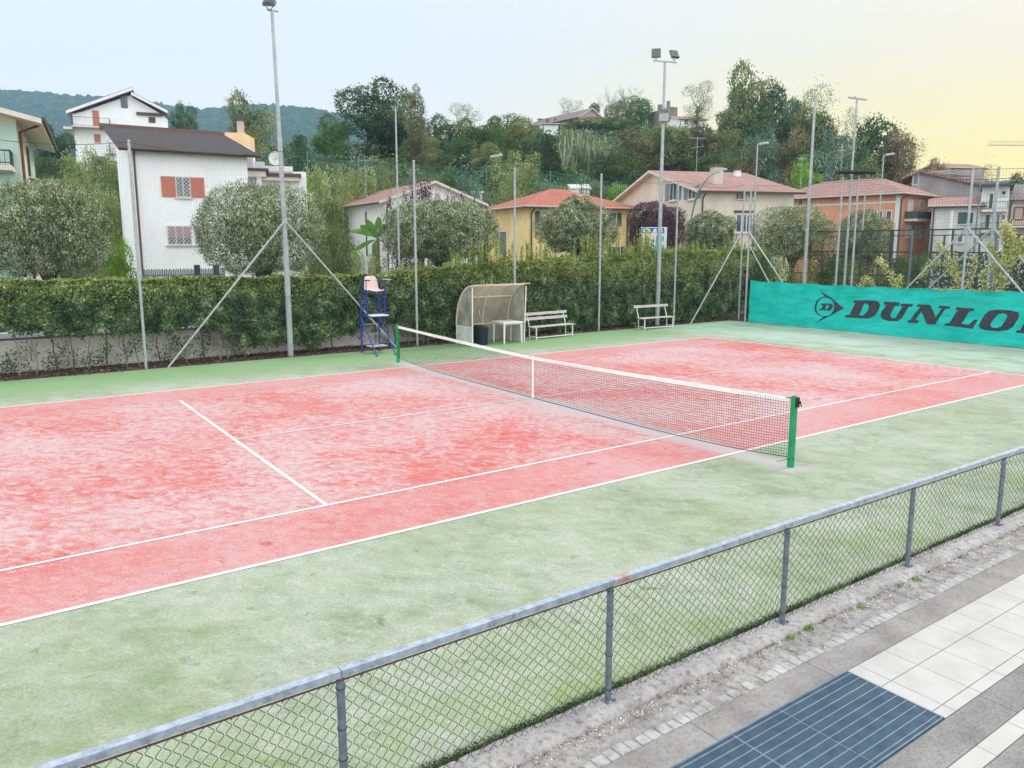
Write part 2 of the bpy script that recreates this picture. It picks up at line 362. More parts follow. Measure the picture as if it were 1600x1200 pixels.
bmpz=(1-np.abs(vnoise(X*6,Y*6,2)*2-1))*5+vnoise(X*14,Y*14,3)*4.5+ridg
V[:,:,2]+=bmpz*np.clip(V[:,:,2]/20,0,1)
idx=np.arange(rows*cols).reshape(rows,cols)
F=np.stack([idx[:-1,:-1],idx[:-1,1:],idx[1:,1:],idx[1:,:-1]],-1).reshape(-1,4)
me=npmesh('hills',V.reshape(-1,3),F)
m,nt,b=nodes('forest_hill'); b.inputs['Roughness'].default_value=1; b.inputs['Specular IOR Level'].default_value=0
g=nt.nodes.new('ShaderNodeNewGeometry'); n1=N(nt,'ShaderNodeTexNoise',Scale=.09,Detail=5,Roughness=.7); nt.links.new(g.outputs['Position'],n1.inputs['Vector'])
vo=N(nt,'ShaderNodeTexVoronoi',Scale=.13); nt.links.new(g.outputs['Position'],vo.inputs['Vector'])
r=ramp(nt,[(.3,(.006,.020,.016)),(.55,(.035,.080,.036)),(.72,(.12,.165,.07))]); nt.links.new(n1.outputs['Fac'],r.inputs[0])
nt.links.new(r.outputs[0],b.inputs['Base Color']); bn=N(nt,'ShaderNodeBump',Strength=1,Distance=5); bn.invert=True; nt.links.new(vo.outputs['Distance'],bn.inputs['Height']); nt.links.new(bn.outputs[0],b.inputs['Normal'])
tag(link('hills',me,m),kind='structure')

# ---------------------------------------------------------------- court, lines
poly('court_surround',[(-16,-9.33),(17.75,-9.33),(17.75,9.15),(-16,9.15)],0,M['turf_green'])
poly('court_surface',[(-11.94,-5.49),(11.94,-5.49),(11.94,5.49),(-11.94,5.49)],.003,M['turf_red'])
def line(x0,y0,x1,y1,m,z=.0055):
    return [(x0,y0),(x1,y0),(x1,y1),(x0,y1)],z,m
LN=[line(-11.94,-5.49,11.94,-5.43,'line'),line(-11.94,5.43,11.94,5.49,'line_mid'),line(-11.94,-4.13,11.94,-4.08,'line',.008),line(-11.94,4.08,11.94,4.12,'line_faint',.008),
    line(11.88,-5.43,11.94,5.43,'line_mid'),line(-11.94,-5.43,-11.88,5.43,'line_mid'),line(-6.375,-4.08,-6.32,4.08,'line'),line(6.32,-4.08,6.375,4.08,'line_faint'),
    line(-6.32,-.02,6.32,.02,'line_mid',.0105)]
for pts,z,m in LN: poly('court_line',pts,z,M[m])

# soil strip under the hedge
M['soil']=mat('leaf_litter_soil',(.10,.055,.045),(.04,.026,.022),14,.95,0,.8,30,lo=.4,hi=.6)
poly('planting_bed',[(-16,9.15),(18.6,9.15),(18.6,10.72),(-16,10.72)],-.01,M['soil'])
poly('bed_end',[(17.75,-12),(19.6,-12),(19.6,9.15),(17.75,9.15)],-.012,M['soil'])
rng=np.random.default_rng(11); n=9000
C=np.stack([rng.uniform(-12,18.5,n),9.22+rng.random(n)**1.3*1.4,rng.uniform(0,.035,n)],1); C[:300,1]=9.0+rng.random(300)*.2
nn=np.array([0,0,1])+rng.normal(size=(n,3))*.45; nn/=np.linalg.norm(nn,axis=1)[:,None]
V,F=leafquads(C,nn,.06,rng,.6)
M['litter']=leafmat('dry_leaves',[(.1,(.02,.011,.010)),(.5,(.06,.033,.026)),(.8,(.14,.09,.065))],3,.1)
tag(link('fallen_leaves',npmesh('fallen_leaves',V,F),M['litter']),'reddish brown dry leaves lying along the foot of the hedge','dry leaves',kind='stuff')

# road beyond the wall
M['asphalt']=mat('asphalt',(.16,.16,.165),(.11,.11,.115),3,.9,0,.2,60)
o=poly('road',[(-60,11.1),(60,11.1),(60,17.5),(-60,17.5)],-.02,M['asphalt'])
poly('pavement',[(-60,17.5),(60,17.5),(60,19.3),(-60,19.3)],.05,mat('paving',(.32,.31,.30),(.25,.24,.23),2,.9))

# ---------------------------------------------------------------- near walkway (curb, cobbles, concrete, tiles, grate)
def stone(name,c,c2,c3,scale=18,bmp=.5):
    m,nt,b=nodes(name); b.inputs['Roughness'].default_value=.9; b.inputs['Specular IOR Level'].default_value=.2
    v=coord(nt,'Object'); r=ramp(nt,[(.34,c3),(.48,c2),(.66,c)]); nt.links.new(noise(nt,v,scale,9,.75),r.inputs[0])
    r2=ramp(nt,[(.35,(.70,.70,.70)),(.6,(1,1,1))]); nt.links.new(noise(nt,v,2.2,5,.6),r2.inputs[0])
    nt.links.new(mix(nt,1,r.outputs[0],r2.outputs[0],'MULTIPLY'),b.inputs['Base Color']); bump(nt,b,noise(nt,v,scale*2.5,6,.8),bmp,.012); return m
M['curb']=stone('curb_concrete',(.52,.50,.49),(.41,.39,.38),(.17,.155,.145),18,1.0)
M['sandy']=stone('sandy_mortar',(.44,.42,.405),(.32,.305,.29),(.13,.12,.105),12,1.0)
M['conc']=stone('concrete_slab',(.335,.32,.31),(.275,.26,.25),(.19,.18,.17),40,.4)
M['conc2']=stone('concrete_slab_speckled',(.33,.32,.31),(.25,.24,.235),(.14,.135,.13),55,.5)
M['cobble']=stone('cobble_grey',(.50,.485,.48),(.40,.39,.385),(.26,.25,.24),16,.6)
M['grout']=mat('grout',(.20,.185,.175),(.13,.12,.115),12,.95)
M['ptile']=mat('porcelain_tile',(.435,.42,.41),(.35,.335,.325),3.5,.45,0,.05,30,spec=.4,lo=.25,hi=.6,detail=10)
# kerb: worn cast concrete, joints about two metres apart
def kerb():
    nx=900; xs=np.linspace(-14,5.2,nx); rg=np.random.default_rng(3)
    prof=[(-9.535,-.05),(-9.53,.02),(-9.515,.045),(-9.48,.056),(-9.42,.06),(-9.34,.058),(-9.31,.05),(-9.30,-.03)]
    Z=[];
    for k,(y,z) in enumerate(prof):
        jy=(vnoise(xs*7,xs*0+k*3.7,21)-.5)*.010+(vnoise(xs*23,xs*0+k*5.1,22)-.5)*.010+(vnoise(xs*2.1,xs*0+k*.5,23)-.5)*.02
        jz=(vnoise(xs*5,xs*0+k*2.1,24)-.5)*.010+(vnoise(xs*27,xs*0+k*9.1,25)-.5)*.007
        jt=np.where(np.abs(((xs+.37)%2.05)-1)<.012,-.02,0)
        chip=np.where(vnoise(xs*4.3,xs*0,26)>.80,-.018,0) if k in(2,3) else 0
        Z.append(np.stack([xs,y+jy,z+(jz+jt+chip if 0<k<7 else jz*0)],1))
    V=np.stack(Z,0).reshape(-1,3); idx=np.arange(len(prof)*nx).reshape(len(prof),nx)
    F=np.stack([idx[:-1,:-1],idx[:-1,1:],idx[1:,1:],idx[1:,:-1]],-1).reshape(-1,4); return npmesh('kerb',V,F)
tag(link('kerb',kerb(),M['curb']),kind='structure')
poly('gutter_strip',[(-14,-9.86),(6,-9.86),(6,-9.50),(-14,-9.50)],.006,M['sandy'])
mb=MB(); x=-14.0; rc=random.Random(8)
while x<6:
    w=.075+rc.random()*.035
    if rc.random()<.86:
        dd=rc.random()*.03; T=Matrix.Translation((x+w/2,-9.80,0))@Matrix.Rotation((rc.random()-.5)*.12,4,'Z')
        mb.bbox(-w/2,-.055,-.02,w/2-.006,.055-dd*1.2,.011+rc.random()*.008,.006,T=T)
    x+=w
tag(mb.build('cobble_edging',M['cobble']),kind='structure')
# dirt crumbs & sand on the strip
def slabs(name,m,y0,y1,xs,z,gap=.004):
    mb=MB()
    for a,b2 in zip(xs,xs[1:]): mb.bbox(a+gap/2,y0+gap/2,-.03,b2-gap/2,y1-gap/2,z,.003)
    o=mb.build(name,m); tag(o,kind='structure'); return o
poly('walkway_base',[(-14,-16),(8,-16),(8,-9.86),(-14,-9.86)],.002,M['grout'])
slabs('concrete_band',M['conc'],-10.12,-9.863,[-14+i*1.335-.03 for i in range(16)],.014,.005)
slabs('concrete_band',M['conc2'],-11.12,-10.86,[-14.03+i*1.66+.02 for i in range(13)],.014,.005)
slabs('concrete_band',M['conc2'],-13.2,-11.25,[-14+i*1.335+.4 for i in range(15)],.014,.005)
gx1=-4.535; tw=.386
xs=[gx1,-4.39]+[-4.39+tw*k for k in range(1,28)]
for y0,y1 in ((-10.39,-10.12),(-10.765,-10.39),(-10.86,-10.765)):
    slabs('paving_tiles',M['ptile'],y0,y1,xs,.016,.005)
slabs('paving_tiles',M['ptile'],-11.25,-11.12,[-14+.45*k-.13 for k in range(45)],.016,.005)
# drain grate
gr=empty('drain_grate',(-5.9,-10.485,0),'blue grey steel foot grate sunk in the walkway beside the white tiles','grate')
M['grate_steel']=mat('grate_steel',(.13,.20,.27),(.085,.14,.20),9,.45,.35)
M['grate_light']=mat('grate_bearing_steel',(.40,.46,.54),(.3,.36,.43),9,.4,.4)
gl=1.345; gw=.36
mb=MB()
for s in (-1,1):
    mb.bar((-gl-.0,s*gw,.005),(gl+.012,s*gw,.005),.012,.03); 
mb.bar((gl+.006,-gw-.006,.0045),(gl+.006,gw+.006,.0045),.012,.029); mb.bar((-gl-.006,-gw-.006,.0045),(-gl-.006,gw+.006,.0045),.012,.029)
mb.build('frame',M['grate_steel'],gr)
mb=MB()
for k in range(10): y=-gw+.035+k*(2*gw-.07)/9; mb.bar((-gl,y,.0085),(gl,y,.0085),.0026,.026)
for xx in (-.86,0,.5): mb.bar((xx,-gw+.01,.0115),(xx,gw-.01,.0115),.003,.018)
mb.build('bearing_bar',M['grate_light'],gr)
mb=MB(); k=int(2*gl/.017)
for i in range(k): xx=-gl+.017*(i+.5); mb.bar((xx,-gw+.008,.006),(xx,gw-.008,.006),.006,.022)
mb.build('cross_bar',M['grate_steel'],gr)
poly('grate_pit',[(-7.25,-10.85),(-4.54,-10.85),(-4.54,-10.12),(-7.25,-10.12)],.0035,mat('pit_dark',(.015,.025,.04),(.01,.015,.025),8,.9))
# weeds at the kerb
M['weed']=leafmat('weed_leaves',[(.2,(.05,.10,.025)),(.5,(.10,.19,.04)),(.8,(.20,.28,.08))],4,.3)
wr=np.random.default_rng(4)
for k,(px,py,s,lab) in enumerate([(1233,998,.05,'small green weed tuft left of the steel fence post in the middle of the kerb'),(1262,983,.07,'fullest green weed tuft at the kerb foot right of the middle fence post'),(1287,972,.035,'reddish tipped small weed at the kerb foot'),(1345,950,.05,'green weed tuft growing from the kerb joint'),(1406,917,.04,'flat dark weed below the fourth fence post'),(1432,908,.06,'spreading weed just right of the fourth fence post'),(1205,1010,.03,'tiny weed sprig left of the middle post')]):
    c=onz(px,py,.0); nq=70; d=unit(nq,wr); d[:,2]=np.abs(d[:,2])*.6
    C=d*np.array([s,s*.8,s*.7])*wr.random((nq,1))**.5+np.array([0,0,.01]); V,F=leafquads(C,unit(nq,wr),s*.42,wr,.4)
    o=link('weed',npmesh('weed',V,F),M['weed']); o.location=c; tag(o,lab,'weed','weeds growing along the kerb')
# moss fringe between court and kerb, and grit
n=26000; C=np.stack([wr.uniform(-13,5,n),-9.285+wr.normal(size=n)*.022,wr.uniform(.005,.065,n)],1); C=C[(vnoise(C[:,0]*1.7,C[:,0]*0,4)>.25)|(wr.random(n)<.35)]
V,F=leafquads(C,unit(len(C),wr),.028,wr,.3); M['moss']=leafmat('moss',[(.2,(.012,.018,.008)),(.5,(.030,.045,.014)),(.85,(.07,.095,.03))],5,.1)
tag(link('moss_fringe',npmesh('moss_fringe',V,F),M['moss']),'dark green moss and grass fringe between the turf and the kerb','moss',kind='stuff')
n=5200; C=np.stack([wr.uniform(-9,3,n),-9.54-np.abs(wr.normal(size=n))**2.2*.05,np.full(n,.012)],1); V,F=leafquads(C,unit(n,wr),.013,wr,.8)
M['grit']=leafmat('grit',[(.2,(.05,.045,.04)),(.5,(.22,.20,.18)),(.8,(.45,.43,.40))],9,.0)
tag(link('grit',npmesh('grit',V,F),M['grit']),'loose dark grit and crumbs lying in the gutter along the kerb','grit',kind='stuff')
# ---------------------------------------------------------------- low chain link fence (near)
nf=empty('low_fence',(0,-9.4,0),'low galvanised chain link fence running along the kerb in the foreground','fence')
px_=[-12.35,-10.36,-8.35,-6.36,-4.35,-2.3,-.3,1.7,3.7]; zr=[.965,.965,.965,.965,.955,.93,.915,.905,.9]
for k,x in enumerate(px_):
    mb=MB(); mb.tube([(x,0,.05),(x,0,zr[k]-.035)],.0235,14)
    mb.bbox(x-.045,-.045,.05,x+.045,.045,.062,.003)
    for sx,sy in ((-.033,-.033),(.033,-.033)): mb.tube([(x+sx,sy,.06),(x+sx,sy,.078)],.009,6)
    rr=random.Random(k)
    for q in range(4):
        z=.14+.24*q+rr.random()*.06; ring=[(x+.026*math.cos(a),.026*math.sin(a),z+.004*math.sin(a*1.0)) for a in [i*math.pi/6 for i in range(13)]]
        mb.tube(ring,.0024,5,1)
    mb.build('fence_post',[M['galv_dark'],M['wire_dark']],nf,smooth=False)
mb=MB()
for k in range(len(px_)-1):
    mb.bar((px_[k]-.002,0,zr[k]-.012),(px_[k+1]+.002,0,zr[k+1]-.012),.052,.04)
m,nt,b=nodes('rail_weathered'); b.inputs['Roughness'].default_value=.42; b.inputs['Metallic'].default_value=.45
v=coord(nt,'Object'); r=ramp(nt,[(.33,(.20,.235,.29)),(.5,(.36,.41,.49)),(.7,(.50,.55,.63))]); nt.links.new(noise(nt,v,16,6,.75),r.inputs[0])
sep=nt.nodes.new('ShaderNodeSeparateXYZ'); nt.links.new(v,sep.inputs[0]); s=N(nt,'ShaderNodeMath',operation='SUBTRACT'); nt.links.new(sep.outputs[0],s.inputs[0]); s.inputs[1].default_value=-6.25
ab=N(nt,'ShaderNodeMath',operation='ABSOLUTE'); nt.links.new(s.outputs[0],ab.inputs[0]); ad=N(nt,'ShaderNodeMath',operation='MULTIPLY_ADD'); nt.links.new(noise(nt,v,28,4,.7),ad.inputs[0]); ad.inputs[1].default_value=.22; nt.links.new(ab.outputs[0],ad.inputs[2])
rr_=ramp(nt,[(.13,(1,1,1)),(.19,(0,0,0))]); nt.links.new(ad.outputs[0],rr_.inputs[0])
col=mix(nt,rr_.outputs[0],r.outputs[0],(.46,.24,.19)); nt.links.new(col,b.inputs['Base Color']); bump(nt,b,noise(nt,v,50,3),.15)
mb.build('top_rail',m,nf)
# tension rod and wire ties
mb=MB()
for k in range(len(px_)-1):
    mb.bar((px_[k],-.02,zr[k]-.047),(px_[k+1],-.02,zr[k+1]-.047),.008)
    for q in range(9):
        x=px_[k]+(px_[k+1]-px_[k])*(q+.3+random.random()*.4)/9; z=zr[k]+(zr[k+1]-zr[k])*(q+.5)/9-.045
        mb.tube([(x-.008,-.026,z-.012),(x,-.030,z+.004),(x+.009,-.02,z+.006)],.0035,4)
mb.build('tension_wire',mat('rusty_wire',(.14,.07,.055),(.07,.05,.045),20,.8),nf)
mb=MB(); w=.043; rg=random.Random(12); x=-12.3; i=0
def warp(x,z): return (.010*math.sin(x*5.1+z*7)+.012*math.sin(x*2.3+3*z+1), .008*math.sin(x*9+2)+.004*math.sin(z*19+x*11), .010*math.sin(x*3.7+z*5+2)*min(1,z*3))
while x<3.7:
    pts=[]; nz=23
    for k in range(nz+1):
        z=-.0+k*.0405+.008; xx=x+(w/2-.0008)*(1 if (k+i)%2 else -1)
        if z>.925: break
        wx,wy,wz=warp(xx,z); top=lerp_tab(x,list(zip(px_,zr)))-.05
        zz=min(z*(top/.925)+wz*(1-z),top)
        # rounded knuckle
        pts.append(Vector((xx+wx,.028+wy,zz)))
    P2=[]
    for a,bb in zip(pts,pts[1:]):
        P2+= [a.lerp(bb,.12)+Vector((0,.0025 if i%2 else -.0025,0)),a.lerp(bb,.88)]
    mb.tube(P2,.0023,3,cap=False); x+=w; i+=1
mb.build('chain_link_mesh',M['wire_dark'],nf)

# ---------------------------------------------------------------- tennis net
tn=empty('tennis_net',(0,0,0),'black tennis net with white headband strung between two green posts across the court','tennis net')
NY=6.36; NX=-.02
def nettop(y): return .914+.135*(abs(y)/NY)**1.35
def netbot(y): a=abs(y)/NY; return .012+.13*a**5
for s,yy in ((-1,-6.44),(1,6.40)):
    mb=MB(); T=Matrix.Translation((NX,yy,0))
    mb.bbox(-.04,-.04,0,.04,.04,1.075,.006,T=T); mb.tube([(NX,yy,1.07),(NX,yy,1.085)],.03,12)
    p=mb.build('net_post',M['green_post'],tn)
    mb=MB()
    if s<0:
        mb.bbox(-.03,-.075,.92,.03,-.041,1.065,.004,T=T); mb.tube([(NX,yy-.07,1.0),(NX,yy-.10,1.0)],.022,10); mb.bar((NX,yy-.10,1.0),(NX+.03,yy-.105,.93),.012)
        mb.build('winder',M['black'],p); mb=MB()
        mb.tube([(NX+.045*math.cos(a),yy+.045*math.sin(a),.13+.01*math.sin(2*a)) for a in [i*math.pi/6 for i in range(13)]],.007,5)
        mb.tube([(NX-.02,yy+.02,.13),(NX-.1,yy+.1,.085),(NX-.12,yy+.16,.07)],.004,5)
        mb.build('lacing_cord',M['black'],p)
    else: mb.bbox(-.02,.041,.98,.02,.07,1.06,.004,T=T); mb.build('winder',M['black'],p)
A=[];B=[]; ny=int(2*NY/.046); ys=np.linspace(-NY,NY,ny+1)
bul=lambda y,z: .02*math.sin(y*1.3)*(1-z)*z*2
for y in ys: A.append((NX+.001,y,netbot(y))); B.append((NX+.001+bul(y,.4),y,nettop(y)-.03))
rowsn=21
for k in range(rowsn):
    u=k/rowsn
    for q in range(40):
        y0=-NY+2*NY*q/40; y1=-NY+2*NY*(q+1)/40
        A.append((NX-.002,y0,netbot(y0)+(nettop(y0)-.04-netbot(y0))*u)); B.append((NX-.002,y1,netbot(y1)+(nettop(y1)-.04-netbot(y1))*u))
V,F=ribbons(A,B,.0050,(-1,0,0)); link('net_mesh',npmesh('net_mesh',V,F),M['net_black'],tn)
mb=MB()
for q in range(40):
    y0=-NY+2*NY*q/40; y1=-NY+2*NY*(q+1)/40
    for xo in (-.007,.007):
        mb.add([(NX+xo,y0,nettop(y0)-.072),(NX+xo,y1,nettop(y1)-.072),(NX,y1,nettop(y1)),(NX,y0,nettop(y0))],[(0,1,2,3)])
mb.build('headband',M['white_tape'],tn)
mb=MB(); mb.bbox(-.012,-.027,.0,.012,.027,.925,.003,T=Matrix.Translation((NX,0,0))); mb.build('center_strap',M['white_tape'],tn)
mb=MB(); mb.tube([(NX-.004,y,netbot(y)) for y in np.linspace(-6.41,6.36,60)],.0065,5)
for yy in (-6.41,6.36):
    mb.tube([(NX,yy*.996,z) for z in np.linspace(.13,1.03,12)],.005,5)
mb.tube([(NX,-6.41,1.045),(NX,-6.30,1.035)],.008,5); mb.build('bottom_cord',M['net_black'],tn)

# ---------------------------------------------------------------- side fence with high netting
def catenary(a,b,s,n):
    return [a.lerp(b,k/n)-Vector((0,0,s*4*(k/n)*(1-k/n))) for k in range(n+1)]
def netting(name,x0,y0,x1,y1,tops,zbot,cell,w,parent,m,side,sag=.22):
    """square mesh between (x0,y0) and (x1,y1); tops = list of (u, z) at the posts"""
    a=Vector((x0,y0,0)); b=Vector((x1,y1,0)); L=(b-a).length; nv=int(L/cell); A=[];B=[]
    def top(u):
        z=lerp_tab(u,tops)
        for (p,_),(q,_) in zip(tops,tops[1:]):
            if p<=u<=q: k=(u-p)/(q-p); return z-sag*4*k*(1-k)
        return z
    dpt=lambda u,z: .03*math.sin(u*L*.9+z)*1
    for i in range(nv+1):
        u=i/nv; p=a.lerp(b,u); t=top(u); ns=2
        for k in range(ns):
            z0=zbot+(t-zbot)*k/ns; z1=zbot+(t-zbot)*(k+1)/ns
            A.append((p.x,p.y,z0)); B.append((p.x,p.y,z1))
    nr=int((tops[0][1]-zbot)/cell); seg=int(L/.5)
    for r_ in range(nr+1):
        v=r_/nr
        for i in range(seg):
            u0=i/seg;u1=(i+1)/seg; p=a.lerp(b,u0); q=a.lerp(b,u1)
            A.append((p.x+side[0]*.004,p.y+side[1]*.004,zbot+(top(u0)-zbot)*v)); B.append((q.x+side[0]*.004,q.y+side[1]*.004,zbot+(top(u1)-zbot)*v))
    V,F=ribbons(A,B,w,side); o=link(name,npmesh(name,V,F),m,parent)
    mb=MB(); pts=[]
    for i in range(int(L/.5)+1): u=i/int(L/.5); p=a.lerp(b,u); pts.append((p.x,p.y,top(u)))
    mb.tube(pts,.007,4); mb.tube([(p[0],p[1],zbot+.02) for p in pts],.006,4); mb.build('support_wire',m,parent); return o
def chain(name,x0,y0,x1,y1,z0,z1,cell,w,parent,m,side):
    a=Vector((x0,y0,0)); b=Vector((x1,y1,0)); L=(b-a).length; H=z1-z0; A=[];B=[]; d=(b-a)/L
    k=-H
    while k<L:
        for s in (1,-1):
            lo=max(0,k); hi=min(L,k+H)
            if hi<=lo: continue
            if s==1: za=z0+lo-k; zb=z0+hi-k
            else: za=z1-(lo-k); zb=z1-(hi-k)
            p=a+d*lo; q=a+d*hi; o=.003*s
            A.append((p.x+side[0]*o,p.y+side[1]*o,za)); B.append((q.x+side[0]*o,q.y+side[1]*o,zb))
        k+=cell
    V,F=ribbons(A,B,w,side); return link(name,npmesh(name,V,F),m,parent)
sf=empty('side_fence',(0,0,0),'tall green netting fence on slim steel posts in front of the clipped hedge','fence')
SX=[-10.2,-6.1,-2.1,2.15,6.1,10.12,14.3,18.5]
for x in SX:
    if x==-2.1: continue
    mb=MB(); mb.tube([(x,9.3,-.02),(x,9.3,5.93 if x<18 else 5.85)],.038 if x>-7 else .04,12); mb.tube([(x,9.3,5.93 if x<18 else 5.85),(x,9.3,5.97 if x<18 else 5.89)],[.042,.02],10)
    for z in (.9,1.77,3.3,4.8): mb.tube([(x,9.3,z),(x,9.3,z+.03)],.047,10)
    mb.build('fence_post',M['galv'],sf)
tops=[((x+10.2)/28.7,5.92) for x in SX]
tops=[(u,z if abs(u-8.1/28.7)>.01 else 5.95) for u,z in tops]
netting('netting',-10.2,9.27,18.5,9.27,tops,1.76,.065,.0017,sf,M['wire_green'],(0,-1,0),.20)
chain('chain_link_mesh',-10.2,9.27,18.5,9.27,.02,1.77,.075,.0018,sf,M['wire_grey'],(0,-1,0))
mb=MB(); mb.tube([(18.45,9.26,3.95),(15.0,9.0,.0)],.028,8); mb.build('brace',M['galv'],sf)
# floodlight poles
def lamp_head(mb,c,yaw,tilt,w=.42,h=.34,d=.10,mi=0):
    T=Matrix.Translation(c)@Matrix.Rotation(yaw,4,'Z')@Matrix.Rotation(tilt,4,'X')
    mb.bbox(-w/2,-d/2,-h/2,w/2,d/2,h/2,.015,mi,T)
    for k in range(5):
        z=-h/2+h*(k+.5)/5; mb.box(-w/2+.02,-d/2-.012,z-.008,w/2-.02,-d/2,z+.008,mi,T)
    for s in (-1,1): mb.bar(T@Vector((s*(w/2+.01),0,0)),Vector(c)+Vector((0,0,-h*.75)),.02,mi=mi)
M['lamp_grey']=mat('floodlight_casing',(.20,.22,.22),(.10,.11,.12),14,.5,.4)
M['lamp_glass']=mat('floodlight_glass',(.45,.48,.46),(.35,.38,.38),3,.2,0)
lp=empty('floodlight_pole',(-2.1,9.36,0),'tallest floodlight pole at the left with two splayed braces','floodlight pole')
mb=MB(); mb.tube([(0,0,-.02),(0,0,3.4),(0,0,3.42),(-.03,0,6.3),(-.03,0,6.32),(-.08,.0,9.75)],[.085,.082,.07,.066,.055,.045],14); mb.tube([(0,0,3.38),(0,0,3.44)],.092,12); mb.tube([(-.03,0,6.28),(-.03,0,6.34)],.075,12)
pole=mb.build('pole',M['galv'],lp)
for a,b_ in (((-.02,-.05,3.97),(-3.47,-.19,0)),((.02,-.05,3.97),(3.45,-.15,0))):
    mb=MB(); mb.tube([a,b_],.028,8); mb.build('brace',M['galv'],lp)
mb=MB(); mb.bar((-.22,-.0,9.76),(.10,0,9.76),.04); mb.build('crossarm',M['galv'],lp)
mb=MB(); lamp_head(mb,Vector((-.16,-.06,9.93)),R(-30),R(-58),.34,.26); mb.build('lamp_head',M['lamp_grey'],lp)
def post_at(px,py,f): p=P(px,py,f); return p
q=P(1039,97,(Vector((13.65,9.55,0))-Vector((CAM.x,CAM.y,0))).dot(FW))
lp=empty('floodlight_pole',(q.x,q.y,0),'floodlight pole behind the small bench with twin heads and a square lamp halfway up','floodlight pole')
mb=MB(); mb.tube([(0,0,-.02),(0,0,4),(0,0,4.02),(0,0,q.z)],[.095,.088,.078,.05],14); mb.build('pole',M['galv'],lp)
mb=MB(); mb.bar(-RT*.48+Vector((0,0,q.z+.06)),RT*.48+Vector((0,0,q.z-.02)),.05); mb.build('crossarm',M['galv'],lp)
for s,ya,ti in ((-1,-12,-8),(1,22,-30)):
    mb=MB(); lamp_head(mb,RT*.36*s+Vector((0,0,q.z+.34-(.04 if s>0 else 0))),R(ya-35),R(ti),.36,.34); mb.build('lamp_head',M['lamp_grey'],lp)
zz=P(1036,184,30).z; f2=(Vector((q.x,q.y,0))-Vector((CAM.x,CAM.y,0))).dot(FW); z2=P(1036,184,f2).z
mb=MB(); T=Matrix.Translation(Vector((0,0,z2))-FW*.14)@Matrix.Rotation(-.61-.25,4,'Z')@Matrix.Rotation(R(8),4,'X')
mb.bbox(-.24,-.06,-.19,.24,.06,.19,.02,0,T); mb.box(-.19,-.066,-.14,.19,-.061,.14,1,T); mb.bar((0,0,z2),Vector((0,0,z2))-FW*.1,.05)
mb.tube([(0,-.02,z2+.25),(0,-.02,z2+.32)],.11,12); mb.build('spotlight',[M['lamp_grey'],M['lamp_glass']],lp)

# ---------------------------------------------------------------- umpire chair
uc=empty('umpire_chair',(.3,8.45,0),'tall blue umpire chair with pale pink shell seat beside the far net post','umpire chair')
ux0,ux1=-.30,.30; yb=.45; 
FT=[]
mb=MB()
for x in (ux0,ux1):
    mb.tube([(x,yb,0),(x,yb,1.15),(x*1.0,yb-.05,1.95)],.026,8)      # rear uprights
    mb.tube([(x,yb-.0,1.1),(x*1.0+(.02 if x>0 else .0),-.62,.0)],.021,8)  # splayed front legs
    mb.tube([(x,-.0,1.12),(x,-.02,1.95)],.022,8); mb.bar((x,yb,1.15),(x,-.28,1.15),.03); mb.bar((x,yb-.03,1.9),(x,-.05,1.9),.03)
    mb.tube([(x,yb-.05,1.95),(x,yb-.08,2.22),(x,yb-.12,2.24),(x,-.25,2.24)],.017,8)
    mb.tube([(x,.02,1.9),(x,.0,2.23)],.015,6)
mb.bar((ux0,yb,1.15),(ux1,yb,1.15),.03); mb.bar((ux0,yb-.04,1.88),(ux1,yb-.04,1.88),.03); mb.bar((ux0,-.03,1.88),(ux1,-.03,1.88),.03)
mb.bar((ux0,yb-.02,1.25),(ux1,yb-.04,1.75),.02); mb.bar((ux0,yb-.01,1.2),(ux0,-.0,1.8),.02); mb.bar((ux1,yb-.01,1.2),(ux1,-.0,1.8),.02)
mb.tube([(ux0,-.28,1.15),(ux1,-.28,1.15)],.015,8); mb.tube([(ux0-.02,-.36,1.27),(ux1+.02,-.36,1.27)],.012,8)
for x in (ux0,ux1): mb.tube([(x,.1,1.2),(x,-.36,1.27)],.012,6)
mb.build('frame',M['blue_paint'],uc)
mb=MB()
for z in (.25,.55,.87): mb=MB(); mb.tube([(ux0,yb,z),(ux1,yb,z)],.011,6); mb.build('ladder_rung',M['galv'],uc)
for x in (ux0,ux1):
    for y in (yb,-.62):
        mb=MB(); mb.bbox(x-.04+(.02 if x>0 and y<0 else 0),y-.04,0,x+.04,y+.04,.02,.004); mb.build('foot_plate',M['blue_dark'],uc)
mb=MB(); nu=10; vs=[]
prof=[(-.27,-.015),(-.22,.0),(-.08,-.03),(.08,-.035),(.17,.0),(.215,.09),(.24,.22),(.265,.36),(.28,.43)]
for (d,z) in prof:
    for i in range(nu+1):
        u=i/nu*2-1; wdt=.235 if z<.1 else .235-(z-.1)*.16; e=.045*abs(u)**3
        vs.append((u*wdt,d+.12-( .05*abs(u)**2 if z>.05 else 0),1.93+z+(e if z<.05 else 0)-(.05*abs(u)**6 if z>.4 else 0)))
fs_=[(r_*(nu+1)+i,r_*(nu+1)+i+1,(r_+1)*(nu+1)+i+1,(r_+1)*(nu+1)+i) for r_ in range(len(prof)-1) for i in range(nu)]
mb.add(vs,fs_); o=mb.build('seat',M['pink_seat'],uc,smooth=True); s=o.modifiers.new('s','SOLIDIFY'); s.thickness=.012; o.modifiers.new('b','SUBSURF').levels=1
mb=MB(); mb.bbox(-.28,-.30,1.165,.28,.12,1.20,.008); mb.build('footboard',M['white_pl'],uc)
mb=MB(); mb.bbox(-.36,-.42,2.26,-.12,-.05,2.275,.004); mb.build('armrest_tray',M['board_grey'],uc); mb=MB(); mb.bbox(.20,-.42,2.26,.36,-.05,2.275,.004); mb.build('armrest_tray',M['board_grey'],uc)
